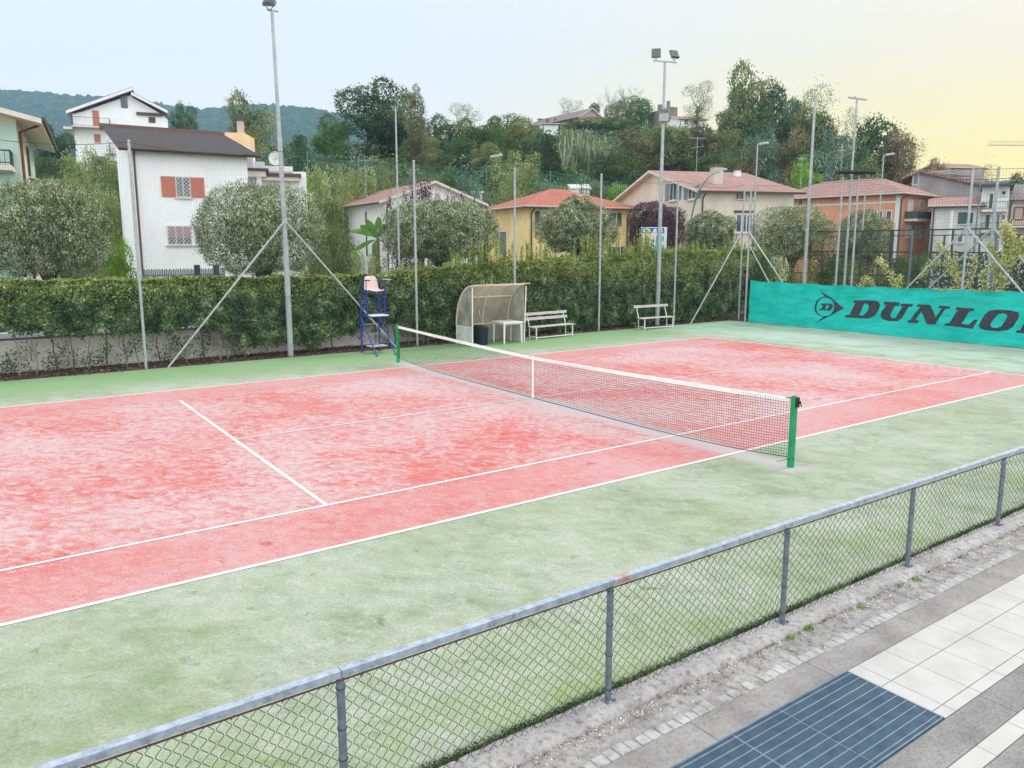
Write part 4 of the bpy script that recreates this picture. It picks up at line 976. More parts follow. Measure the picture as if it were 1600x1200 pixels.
        if grille:
            mb=MB(); st=.2; k=a0-(z1-z0)
            while k<a1:
                for sg in (1,-1):
                    lo=max(a0,k); hi=min(a1,k+z1-z0)
                    if hi>lo:
                        za,zb=(z0+lo-k,z0+hi-k) if sg==1 else (z1-lo+k,z1-hi+k)
                        mb.bar(T@Vector((lo,.09,za)),T@Vector((hi,.09,zb)),.022)
                k+=st
            mb.build('grille',M['win_white'],w_)
        return w_
    def balcony(s,face,x0,x1,ytop,ybot,dep,solid=None,rail='metal_rail',slab='cream_trim'):
        a0,z1=s.hit(x0,ytop,face); a1,_=s.hit(x1,ytop,face); _,z0=s.hit((x0+x1)/2,ybot,face)
        if a1<a0:a0,a1=a1,a0
        T=s.T(face); mb=MB(); mb.box(a0,.003,z0-.16,a1,dep,z0,0,T); b=mb.build('balcony',M[slab],s.root); mb=MB()
        c=[(a0+.03,.05),(a0+.03,dep-.04),(a1-.03,dep-.04),(a1-.03,.05)]
        for (p,q),(u,v) in zip(c,c[1:]):
            mb.bar(T@Vector((p,q,z1)),T@Vector((u,v,z1)),.045); mb.bar(T@Vector((p,q,z0+.08)),T@Vector((u,v,z0+.08)),.03)
            n_=max(2,int(math.hypot(u-p,v-q)/.13))
            if not solid:
                for k in range(n_+1): mb.bar(T@Vector((p+(u-p)*k/n_,q+(v-q)*k/n_,z0)),T@Vector((p+(u-p)*k/n_,q+(v-q)*k/n_,z1)),.018)
        mb.build('railing',M[rail],b)
        if solid:
            mb=MB(); mb.box(a0+.03,dep-.03,z0+.05,a1-.03,dep-.01,z1-.02,0,T); mb.box(a0+.01,.05,z0+.05,a0+.03,dep-.03,z1-.02,0,T); mb.box(a1-.03,.05,z0+.05,a1-.01,dep-.03,z1-.02,0,T); mb.build('screen',M[solid],b)
        return b
    def part(s,name,m,x0,y0,z0,x1,y1,z1,par=None,b=None):
        mb=MB(); (mb.box(x0,y0,z0,x1,y1,z1) if not b else mb.bbox(x0,y0,z0,x1,y1,z1,b)); return mb.build(name,M[m] if isinstance(m,str) else m,par or s.root)
    def chimney(s,x,y,z,h,m='plaster_white',w=.45):
        c=s.part('chimney',m,x-w/2,y-w/2,z-.6,x+w/2,y+w/2,z+h,s.roof); s.part('chimney_cap','tile_brown' if False else 'brown_trim',x-w*.7,y-w*.7,z+h+.003,x+w*.7,y+w*.7,z+h+.12,s.roof)
    def antenna(s,x,y,z,h=2.2,rot=0):
        mb=MB(); mb.tube([(x,y,z),(x,y,z+h)],.018,5); mb.bar((x-.55,y,z+h-.1),(x+.55,y,z+h-.1),.018)
        for k in range(9): q=x-.5+k*.125; mb.bar((q,y-.25-.01*k,z+h-.1),(q,y+.25+.01*k,z+h-.1),.010)
        mb.bar((x-.45,y,z+h-.7),(x+.45,y,z+h-.55),.02); mb.build('antenna',M['galv'],s.roof)
def hmat(name,c,c2,**k):
    c2=tuple(v*.86 for v in c2)
    return mat(name,c,c2,k.get('scale',.7),.92,0,.15,25,lo=.3,hi=.6)
M['w_mint']=hmat('mint_plaster',(.50,.66,.58),(.44,.60,.52)); M['w_cream']=hmat('cream_plaster',(.76,.66,.53),(.68,.58,.46))
M['w_yellow']=hmat('yellow_plaster',(.86,.67,.33),(.78,.60,.29)); M['w_white']=mat('white_wall',(.93,.93,.935),(.84,.845,.85),1.1,.92,0,.15,25,lo=.25,hi=.6)
M['w_orange']=hmat('orange_plaster',(.74,.36,.23),(.64,.30,.19)); M['w_grey']=mat('bare_grey_render',(.36,.34,.33),(.24,.22,.21),.55,.95,0,.4,14,lo=.3,hi=.6)
M['w_pale']=hmat('pale_grey_plaster',(.62,.62,.60),(.54,.53,.51)); M['w_beige']=hmat('beige_plaster',(.62,.54,.45),(.54,.46,.38)); M['w_pink']=mat('pink_stucco',(.55,.33,.29),(.48,.36,.33),.7,.9,0,.2,20)
M['w_lightorange']=hmat('apricot_plaster',(.80,.55,.32),(.74,.5,.3))
for k in ('plaster_white',): pass

# 1 mint house at the left edge
h=House('house',24,183,26,118,7.4,9,'gableX',1.1,M['w_cream'],M['tile_pink'],'cream and mint house cut by the left edge, its deep eave pointing at the court',oh=.75)
h.part('mint_wall','w_mint',-.012,-.0,0,.004,9.0,h.H-.25)
h.part('mint_wall','w_mint',4.0,-.013,0,7.39,.004,h.H-.2)
h.win('R',41,236,46,272,frame='brown_trim',split=1); h.balcony('L',-14,21,239,262,1.1)
# 2 white multi-storey house high at the left
h=House('house',113,178,100,24,10.9,10,None,0,M['w_white'],None,'tall white house with two unequal sloping roofs high on the hill at the left')
def roofpart(h,poly_,y0,y1,m,nm='roof'):
    mb=MB(); mb.prism(poly_,y0,y1,0,Matrix(((1,0,0,0),(0,0,1,0),(0,1,0,0),(0,0,0,1)))); o=mb.build(nm,m,h.root); autouv(o.data); return o
H=h.H; hz=lambda px,py: h.hit(px,py,'R')
a=hz(113,178); b_=hz(206,143); c_=hz(258,176); d_=hz(206,148)
mb=MB(); mb.prism([(0,H-.02),(10.9,H-.02),(c_[0]-.3,c_[1]-.3),(d_[0],d_[1]-.3),(b_[0],b_[1]-.4),(0,a[1]-.1)],.004,9.98,0,Matrix(((1,0,0,0),(0,0,1,0),(0,1,0,0),(0,0,0,1)))); mb.build('gable_wall',M['w_white'],h.root)
e0=hz(104,174); e1=hz(208,137.5); roofpart(h,[(e0[0],e0[1]-.3),(e0[0]-.05,e0[1]-.0),(e1[0],e1[1]),(e1[0],e1[1]-.38)],-1.0,4.0,[M['tile_pink']])
e0=hz(205,145); e1=hz(262,174); roofpart(h,[(e0[0],e0[1]-.35),(e0[0],e0[1]+.0),(e1[0],e1[1]),(e1[0],e1[1]-.35)],-1.0,4.0,[M['tile_pink']])
for p0,p1 in (((104,174),(208,137.5)),((205,145),(262,174))):
    e0=hz(*p0); e1=hz(*p1); mb=MB(); mb.prism([(e0[0],e0[1]-.42),(e0[0],e0[1]-.07),(e1[0],e1[1]-.07),(e1[0],e1[1]-.42)],-1.06,-1.003,0,Matrix(((1,0,0,0),(0,0,1,0),(0,1,0,0),(0,0,0,1)))); mb.build('rake_board',M['plaster_white'],h.root)
h.roof=h.root
h.win('R',188.5,149,199,168,frame='metal_rail',split=2,sill=False)
h.win('R',144,173,156,197,closed='shutter_red',split=1,sill=False,name='balcony_door'); h.win('R',147,210,157.5,223,closed='shutter_red',split=1)
h.win('R',232,183,243,192,closed='brown_trim',split=1,sill=False); h.win('R',144,245,166,258,frame='brown_trim',split=3)
a0,z1=hz(213,176.5); a1,_=hz(254,178); h.part('porch_beam','brown_trim',a0,-.35,z1-.25,a1,-.003,z1+.1)
h.balcony('R',113,172,185,200,1.9); h.balcony('R',171,186,225,239,1.1)
a0,z1=hz(101,200); h.part('balcony_slab','cream_trim',a0,-1.6,z1-.3,-.003,4,z1)
# 3 white house with dark roof, plus its terraced annexe
h=House('house',204,231,42,31,5.95,8.8,'mono',2.05,M['w_white'],M['tile_dark'],'white house with a dark sheet roof and orange shutters left of the tallest pole',oh=.62,trim='brown_trim')
a,z=h.hit(363,240,'R')
h.win('R',275,277.5,297,307,shut='shutter_red',sw=.70,grille=True); h.win('R',262,354,299,381,closed='shutter_pinkish' if False else None,grille=True,split=3); h.win('R',304,354,318,381,grille=True,split=1)
Mroll=mat('roller_blind',(.50,.25,.27),(.45,.22,.24),4,.8); 
for (x0,x1) in ((262,299),(304,318)):
    a0,z1=h.hit(x0,354,'R'); a1,z0=h.hit(x1,371,'R'); T=h.T('R'); mb=MB(); mb.box(a0,.017,z0,a1,.03,z1,0,T); mb.build('roller_blind',Mroll,h.root)
h.part('ridge_board','tile_brown',-.8,8.8+.45,h.H+2.05,5.95+.7,8.8+.7,h.H+2.42)
x0=5.95
an=House('annexe',368,266,47.5,16,4.1,5.5,None,0,M['w_white'],None,'low white terraced annexe with stepped parapets beside the dark roofed house','building',z0=0)
an.roof=an.root
H=an.H
g=lambda px,py: an.hit(px,py,'R')
for (p0,p1,ty,by,dx) in ((363,397,246,265,-.25),(397,414,253,265,-.22),(413,458,259,273,-.0)):
    a0,z1=g(p0,ty); a1,z0=g(p1,by); an.part('parapet','plaster_white',a0+.003,dx-.0,z0,a1-.003,dx+.18,z1)
a0,z1=g(362,264); a1,_=g(420,267); an.part('flat_roof','brown_trim',a0,-1.2,z1-.18,a1,3,z1-.02); an.part('soffit','cream_trim',a0+.05,-1.1,z1-.5,a1-.15,-.26,z1-.185)
a0,z1=g(409,272); a1,_=g(470,275); an.part('flat_roof','brown_trim',a0,-.9,z1-.2,a1,3,z1); an.part('soffit','cream_trim',a0+.05,-.8,z1-.42,a1-.1,-.005,z1-.205)
a0,z0=g(403,300); a1,z1=g(409,270); an.part('pillar','plaster_white',a0,-1.0,0,a1,-.75,z1)
an.win('R',420,294,437,303,split=2,sill=False)
a0,z0=g(379,243); a1,z1=g(346,206); 
an2=House('roof_room',348,207,55,6,1.45,3.0,None,0,M['w_white'],None,'small white and apricot roof room with a brick chimney above the dark roof','roof room',z0=6)
an2.part('apricot_band','w_lightorange',-.02,-.02,an2.H-.85,1.47,3.0,an2.H-.003); an2.part('chimney','w_pink',.9,.3,an2.H,1.3,.7,an2.H+.85); an2.part('chimney_cap','metal_rail',.82,.22,an2.H+.85,1.38,.78,an2.H+1.25)
mb=MB(); q=P(431,250,49); 
bmv=[]; 
sd=empty('satellite_dish',(q.x,q.y,q.z-.35),'white satellite dish on the parapet left of the tallest pole','satellite dish',rz=A0)
mb=MB(); rings=7; vs=[(0,.10,.45)]; fs_=[]
for r_ in range(1,rings+1):
    for k in range(20): a=2*math.pi*k/20; rr=.43*r_/rings; vs.append((rr*math.cos(a),.10-.12*(r_/rings)**2,.45+rr*math.sin(a)))
for k in range(20): fs_.append((0,1+k,1+(k+1)%20))
for r_ in range(rings-1):
    for k in range(20): A_=1+r_*20; fs_.append((A_+k,A_+(k+1)%20,A_+20+(k+1)%20,A_+20+k))
mb.add(vs,fs_); mb.build('dish',M['white_pl'],sd,smooth=True); mb=MB(); mb.tube([(0,.12,-.3),(0,.12,.45)],.03,6); mb.tube([(0,-.0,.1),(0,-.4,.3)],.015,5); mb.bbox(-.04,-.45,.28,.04,-.36,.36,.01); mb.build('mount',M['galv'],sd)
# 4 white house with pink gable roof
h=House('house',601,312,52,30,6.9,9,'gableY',1.25,M['w_white'],M['tile_pink'],'white gabled house with a faded pink roof behind the banana plant',oh=.6)
h.chimney(5.4,6,h.H+.9,.9); h.win('L',560,330,575,356,split=1,frame='brown_trim') if False else None
mb=MB(); a,z=h.hit(572,331,'L'); _,z2=h.hit(572,400,'L'); T=h.T('L'); mb.box(a-.09,.01,z2,a+.09,.05,z,0,T); mb.build('downpipe',M['brown_trim'],h.root)
h.antenna(.5,5,h.H+.5,2.6)
# 5 yellow house
h=House('house',827,322,50,25,7.6,6.6,'hip',1.35,M['w_yellow'],M['tile_red'],'yellow house with a bright red hipped roof in the middle',oh=.55)
h.win('R',845,331,858,352,shut='shutter_green',sw=.35,frame='win_white',split=1); h.win('R',950,333,962,352,shut='shutter_green',sw=.35,split=1); h.win('R',956,386,968,402,shut='shutter_green',sw=.3,split=1)
h.win('L',782,362,792,398,split=1); h.win('R',895,388,905,412,split=1,frame='win_white'); h.win('R',922,386,932,402,shut='shutter_green',split=1)
mb=MB(); mb.tube([(7.4,-.5,h.H-.1),(7.4,-.08,h.H-.5),(7.4,-.08,0)],.05,6); mb.build('downpipe',M['brown_trim'],h.root)
# 6 cream house
h=House('house',1095,297,46,14,6.2,13,'gableX',1.62,M['w_cream'],M['tile_pink'],'cream house with a pink gabled roof and grey blue shutters',oh=.45)
h.win('L',1048,287,1057,312,shut='shutter_grey',sw=.55,split=2); h.win('L',1077,291,1087,310,shut='shutter_grey',sw=.5,split=2)
h.win('R',1153,300,1160,309,split=1,frame='brown_trim'); h.win('R',1169,300,1176,309,split=1); h.win('R',1151,336,1173,362,split=3)
a0,z1=h.hit(1147,332,'R'); a1,_=h.hit(1176,332,'R'); h.part('lintel','brown_trim',a0,-.1,z1,a1,-.003,z1+.12)
h.chimney(2.0,1.9,h.H+.6,.95,'w_beige',.6); h.antenna(1.0,2.6,h.H+1,2.4)
h.chimney(5.2,5.0,h.H+1.2,.5,'plaster_white',.35)
# 7 orange house
h=House('house',1407,302,60,40,5.6,10.6,'hip',1.45,M['w_orange'],M['tile_pink'],'long orange house with white corner bands and a dark screened balcony',oh=.5)
h.part('corner_band','win_white',-.02,-.02,0,.30,.30,h.H-.1); 
a,z=h.hit(1330,318,'L'); h.part('string_course','win_white',-.03,.31,z-.1,-.003,9.5,z+.05)
h.win('L',1386,330,1392,344,split=1); h.win('L',1248,313,1254,321,split=1); h.win('L',1372,300+30,1378,344,split=1)
h.win('R',1419,313,1425,330,split=1,frame='win_white',closed='win_white'); h.win('R',1436,314,1443,330,split=1,closed='win_white',sill=False); h.win('R',1416,353,1422,370,split=1,closed='win_white'); h.win('R',1431,353,1438,370,split=1,closed='win_white')
M['screen_dark']=mat('balcony_screen',(.09,.12,.10),(.06,.08,.07),6,.8)
h.balcony('R',1413,1454,331,343.5,1.0,solid='screen_dark')
h.antenna(1.2,9,h.H+.9,2.6); h.antenna(2.2,6,h.H+1.2,2.8)
M['bracket_lamp']=M['galv']
# 8 grey render house with lean-to wing
h=House('house',1437,290,70,12,7.0,8,'mono',.4,M['w_grey'],M['tile_brown'],'tall bare grey rendered house with a long brown roof slope behind the orange house',oh=.3) if False else None
h=House('house',1426,268,66,-27,5.1,8,None,0,M['w_grey'],None,'tall bare grey rendered house with one long falling roof line',z0=0)
g=lambda px,py: h.hit(px,py,'R'); 
pts=[g(1426,278),g(1437,267.5),g(1490,277),g(1536,288)]
mb=MB(); mb.prism([(0,h.H-.6-.01),(5.1,h.H-.6-.01),(pts[3][0],pts[3][1]-.1),(pts[2][0],pts[2][1]-.1),(pts[1][0],pts[1][1]-.1),(pts[0][0],pts[0][1]-.1)],-.006,7.9,0,Matrix(((1,0,0,0),(0,0,1,0),(0,1,0,0),(0,0,0,1)))); mb.build('gable_wall',M['w_grey'],h.root)
q0=g(1410,276.5);q1=g(1438,265.5);q2=g(1538,287.5)
roofpart(h,[(q0[0],q0[1]),(q1[0],q1[1]+.02),(q1[0],q1[1]-.2),(q0[0],q0[1]-.2)],-.4,8.3,[M['tile_brown']]); roofpart(h,[(q1[0]+.005,q1[1]),(q2[0],q2[1]),(q2[0],q2[1]-.22),(q1[0]+.005,q1[1]-.22)],-.4,8.3,[M['tile_brown']])
h.win('R',1428,271,1434,288,split=1,frame='win_white',sill=False)
for k,(px,py,w_,hh) in enumerate(((1478,298,1.0,.5),(1500,309,.8,.3))):
    pass
h=House('lean_to',1457,322,58,-28,3.1,5,'mono',.75,M['w_pale'],M['tile_pink'],'low pale wing with a pink lean to roof in front of the grey house','building',oh=.3,z0=0)
h.win('R',1499,333,1508,349,split=1,frame='shutter_green',closed='shutter_green'); h.win('R',1513,334,1518,348,split=1,frame='shutter_green',closed='shutter_green'); h.part('corner_pier','plaster_white',1.2,-.05,0,1.4,-.003,h.H-.3)
h.win('R',1497,368,1503,378,split=1); 
# 9 white balconied house
h=House('house',1535,292,57,-32,1.7,6,None,0,M['plaster_white'],None,'narrow white house with stacked iron balconies near the right edge',z0=0)
h.part('roof','tile_grey',-.25,-.9,h.H+.003,1.95,6.3,h.H+.14)
h.win('R',1547,303,1550,325,split=1,closed='shutter_green',sill=False); h.win('R',1566,299,1571,304,split=1,closed='brown_trim'); h.win('R',1541,336,1545,356,split=1,closed='shutter_green',sill=False); h.win('R',1558,336,1560,356,split=1,sill=False); h.win('R',1566,336,1570,343,split=1)
h.balcony('R',1535,1575,317,328,1.0); h.balcony('R',1534,1573,349,360,1.0)
# 10 beige house right edge
h=House('house',1577,312,60,-20,7,7,'gableX',1.3,M['w_beige'],M['tile_grey'],'beige house with a dark grey tiled roof cut by the right edge',oh=.35,z0=0)
h.win('R',1586,325,1597,343,split=1,closed='w_pink',frame='brown_trim',sill=False); h.balcony('R',1575,1640,344,354,1.0)
h.win('R',1588,367,1596,380,split=1,frame='brown_trim')
# 11 far orange building
h=House('house',1486,262,95,10,4.6,6,'gableX',.7,M['w_lightorange'],M['tile_brown'],'small apricot building peeping over the grey house roof',oh=.3)
h.win('R',1500,270,1505,276,split=1)
# 12 hill-top houses
h=House('house',905,181,146,35,5.5,15,'gableY',1.5,M['w_pink'],M['tile_grey'],'long pink hill top house with a low grey tiled roof',oh=.6)
h.win('L',890,184,895,193,split=1,frame='brown_trim'); h.win('L',853,186,857,194,split=1,frame='brown_trim'); h.win('L',866,186,869,193,split=1,frame='brown_trim'); h.chimney(.8,13,h.H+.2,.9,'w_grey',.6)
h=House('shed',848,193,132,10,2.6,3,'mono',.3,M['plaster_white'],mat('blue_sheet',(.03,.05,.20),(.02,.04,.15),4,.6) if True else None,'small white shed with a dark blue sheet roof below the pink hill house','shed',oh=.25)
h=House('house',1062,186,150,12,5.3,7,'gableX',1.0,M['w_white'],M['tile_brown'],'low white house with a brown roof on the hill crest by the pole',oh=.4)
h.win('R',1070,188,1074,193,split=1,frame='brown_trim'); h.win('R',1084,188,1088,193,split=1,frame='brown_trim')
h=House('ruin',1030,164,158,20,4.2,4.2,None,0,mat('ruin_stone',(.30,.26,.22),(.16,.14,.12),1.2,.95,0,.8,6),None,'ruined stone building with broken walls on the hill crest','ruin',ze=P(1030,172,158).z)
mr=bpy.data.materials['ruin_stone']
for x0,x1,hh in ((.0,.9,1.1),(1.3,2.0,.5),(2.0,2.5,1.9),(2.5,4.2,.8)):
    h.part('broken_wall',mr,x0+.003,.004,h.H-.01,x1-.003,.6,h.H+hh)
h.win('R',1040,172,1043,180,split=1,frame='brown_trim',sill=False)
h=House('hut',663,288,70,12,2.0,2.2,None,0,M['w_cream'],None,'tiny cream hut with a flat overhanging roof on the slope behind the white gabled house','hut')
h.part('roof','board_grey',-.5,-.5,h.H+.003,2.6,2.6,h.H+.12); h.win('R',677,279,681,282,split=1,frame='brown_trim',sill=False)
h=House('greenhouse',892,294,72,8,1.8,2.0,'gableX',.35,M['plaster_white'],mat('pale_sheet',(.62,.66,.68),(.5,.55,.58),5,.5),'small pale sheet roofed shelter among the shrubs above the yellow house','shed',oh=.1)
h=House('outbuilding',716,300,66,5,2.0,2,'mono',.1,M['plaster_white'],M['board_grey'],'low white outbuilding right of the white gable roof','shed',oh=.15)
# ---------------------------------------------------------------- vegetation
LM={}
LM['dark']=leafmat('leaf_dark',[(.15,(.008,.018,.008)),(.45,(.026,.050,.018)),(.7,(.055,.09,.030)),(.95,(.11,.15,.05))],.35)
LM['green']=leafmat('leaf_green',[(.15,(.014,.032,.010)),(.45,(.045,.085,.022)),(.7,(.085,.14,.04)),(.95,(.16,.21,.07))],.35)
LM['olive']=leafmat('leaf_olive',[(.15,(.025,.035,.012)),(.45,(.075,.095,.032)),(.7,(.135,.155,.055)),(.95,(.22,.22,.09))],.35)
LM['light']=leafmat('leaf_light',[(.15,(.045,.065,.018)),(.45,(.12,.155,.05)),(.7,(.19,.215,.085)),(.95,(.30,.30,.14))],.5)
LM['brown']=leafmat('leaf_brown',[(.15,(.025,.028,.012)),(.45,(.070,.070,.032)),(.7,(.12,.11,.055)),(.95,(.20,.17,.095))],.4)
LM['bluegreen']=leafmat('leaf_bluegreen',[(.15,(.015,.035,.025)),(.45,(.05,.09,.06)),(.7,(.10,.15,.10)),(.95,(.19,.24,.17))],.4)
LM['topiary']=leafmat('leaf_silver_olive',[(.15,(.014,.021,.010)),(.40,(.060,.078,.038)),(.64,(.165,.19,.105)),(.92,(.40,.42,.28))],3.2,.15)
LM['purple']=leafmat('leaf_purple',[(.15,(.012,.006,.010)),(.5,(.045,.022,.032)),(.9,(.11,.06,.075))],1.2)
LM['bright']=leafmat('leaf_bright',[(.15,(.03,.07,.01)),(.5,(.09,.17,.02)),(.9,(.19,.29,.04))],1.0)
LM['backlit']=leafmat('leaf_backlit',[(.15,(.05,.035,.02)),(.5,(.14,.10,.055)),(.9,(.26,.19,.11))],.5,.4)
def limbs(mb,lobes,rg,h0,r0=.24,k=9):
    mb.tube([(0,0,-.6),(.03,0,h0*.5),(.06,.04,h0),(.05,.02,h0*1.5)],[r0*1.3,r0,r0*.8,r0*.45],8)
    for j in rg.choice(len(lobes),min(k,len(lobes)),replace=False):
        L=lobes[j]; c=Vector(L[:3]); s=Vector((.05,.03,h0*rg.uniform(.8,1.4))); mid=s.lerp(c,.5)+Vector(rg.normal(size=3)*.25)
        mb.tube([s,mid,c],[r0*.42,r0*.25,r0*.08],5,cap=False)
def mesh_tree(kind,seed):
    rg=np.random.default_rng(seed); lobes=[]
    if kind=='broad':
        for k in range(24):
            d=unit(1,rg)[0]; rr=rg.random()**.45; c=(d[0]*2.9*rr,d[1]*2.9*rr,5.3+d[2]*3.4*rr); s=rg.uniform(.9,1.75); lobes.append((*c,s,s,s*rg.uniform(.7,.95)))
        for k in range(12):
            a=rg.uniform(0,6.3); lobes.append((3.0*math.cos(a),3.0*math.sin(a),rg.uniform(1.4,4),1.1,1.1,1.0))
        n,sz,jit=19000,.27,.27
    elif kind=='tall':
        for k in range(26):
            z=rg.uniform(1.2,9.3); w=2.9*math.sin(math.pi*min(1,(z/10.5))**.8)+.3; a=rg.uniform(0,6.3); rr=rg.random()**.5*w*.8; s=rg.uniform(.95,1.7)*(1.15-z/18); lobes.append((rr*math.cos(a),rr*math.sin(a),z,s,s,s*.95))
        n,sz,jit=19000,.23,.32
    elif kind=='airy':
        for k in range(26):
            z=rg.uniform(2.0,9.2); w=3.3*math.sin(math.pi*(z/11))**.7; a=rg.uniform(0,6.3); rr=rg.random()**.5*w; s=rg.uniform(.8,1.5); lobes.append((rr*math.cos(a),rr*math.sin(a),z,s,s,s*.8))
        n,sz,jit=13000,.17,.6
    elif kind=='conic':
        for k in range(34):
            z=9.6*(k/34)**.9+.4; w=2.3*(1-z/10.4)+.15; a=k*2.4; s=.45+.9*(1-z/10.2); lobes.append((w*.75*math.cos(a),w*.75*math.sin(a),z,s,s,s*.8))
        n,sz,jit=12000,.24,.2
    elif kind=='wild':       # feathery upright bushes
        for k in range(30):
            a=rg.uniform(0,6.3); rr=rg.random()**.6*3.3; z=rg.uniform(.5,8.6)*(1-.12*rr/3.3); s=rg.uniform(.7,1.2); lobes.append((rr*math.cos(a),rr*math.sin(a),z,s*.8,s*.8,s*1.6))
        n,sz,jit=13000,.24,.35
    elif kind=='bare':
        n=0
    mb=MB(); 
    if kind=='bare':
        def br(p,d,l,r,dep):
            q=p+d*l; mb.tube([p,p.lerp(q,.5)+Vector(rg.normal(size=3)*l*.06),q],[r,r*.8,r*.6],4,cap=False)
            if dep<5:
                for _ in range(3 if dep<4 else 2):
                    dd=(d+Vector(rg.normal(size=3))*.55+Vector((0,0,.12))).normalized(); br(q,dd,l*rg.uniform(.55,.85),r*.58,dep+1)
        br(Vector((0,0,-.3)),Vector((.05,0,1)),2.9,.22,0)
        return mb,None
    h0={'broad':2.6,'tall':3,'airy':3.6,'conic':1.5,'wild':1.2}[kind]; limbs(mb,lobes,rg,h0,k=14)
    V,F=lobeleaves(lobes,n,sz,rg,jit,.85,.6)
    # stray twigs with leaves outside the outline
    m_=int(n*.07); L=np.array(lobes); k=rg.choice(len(L),m_); d=unit(m_,rg); d[:,2]=np.abs(d[:,2])*.9; C=L[k,:3]+d*L[k,3:6]*(1.05+.45*rg.random((m_,1))**2)
    V2,F2=leafquads(C,unit(m_,rg),sz*.8,rg,.5); return mb,(np.concatenate([V,V2]),np.concatenate([F,F2+len(V)]))
PROTO={}; ZT={}
for kind,seeds in (('broad',(1,2,3)),('tall',(4,5)),('airy',(6,7)),('conic',(8,)),('wild',(9,10)),('bare',(12,13))):
    for s in seeds:
        mb,lv=mesh_tree(kind,s); tm=bpy.data.meshes.new('trunk'); tm.from_pydata(mb.v,[],mb.f); tm.update(); tm.materials.append(M['bark'] if kind!='bare' else M['bark_grey'])
        cm=None
        if lv: cm=npmesh('crown',*lv); cm.materials.append(LM['green'])
        PROTO.setdefault(kind,[]).append((tm,cm))
        zz_=lv[0][:,2] if lv else np.array(mb.v)[:,2]; ZT[cm.name if cm else tm.name]=float(np.percentile(zz_,99.5))
TR=random.Random(31)
def tree(kind,px,f,top,w,mt,label,cat='tree',name='tree',var=None,z0=None,group=None,pymid=None):
    t=P(px,top,f); p=P(px,pymid if pymid else top+35,f); base=gz(Vector((p.x,p.y,0)))-.2 if z0 is None else z0
    tm,cm=PROTO[kind][TR.randrange(len(PROTO[kind])) if var is None else var]
    H=t.z-base; sx=w*f/1200/8.2*(1.0 if kind!='conic' else 1.6); sz=H/ZT[cm.name if cm else tm.name]
    e=empty(name,(t.x,t.y,base),label,cat,group,rz=TR.uniform(0,6.28)); e.scale=(sx,sx,sz)
    o=bpy.data.objects.new('trunk',tm); COL.objects.link(o); o.parent=e
    if cm:
        o=bpy.data.objects.new('crown',cm); COL.objects.link(o); o.parent=e; o.material_slots[0].link='OBJECT'; o.material_slots[0].material=LM[mt]
    return e
G='trees on the hillside behind the houses'
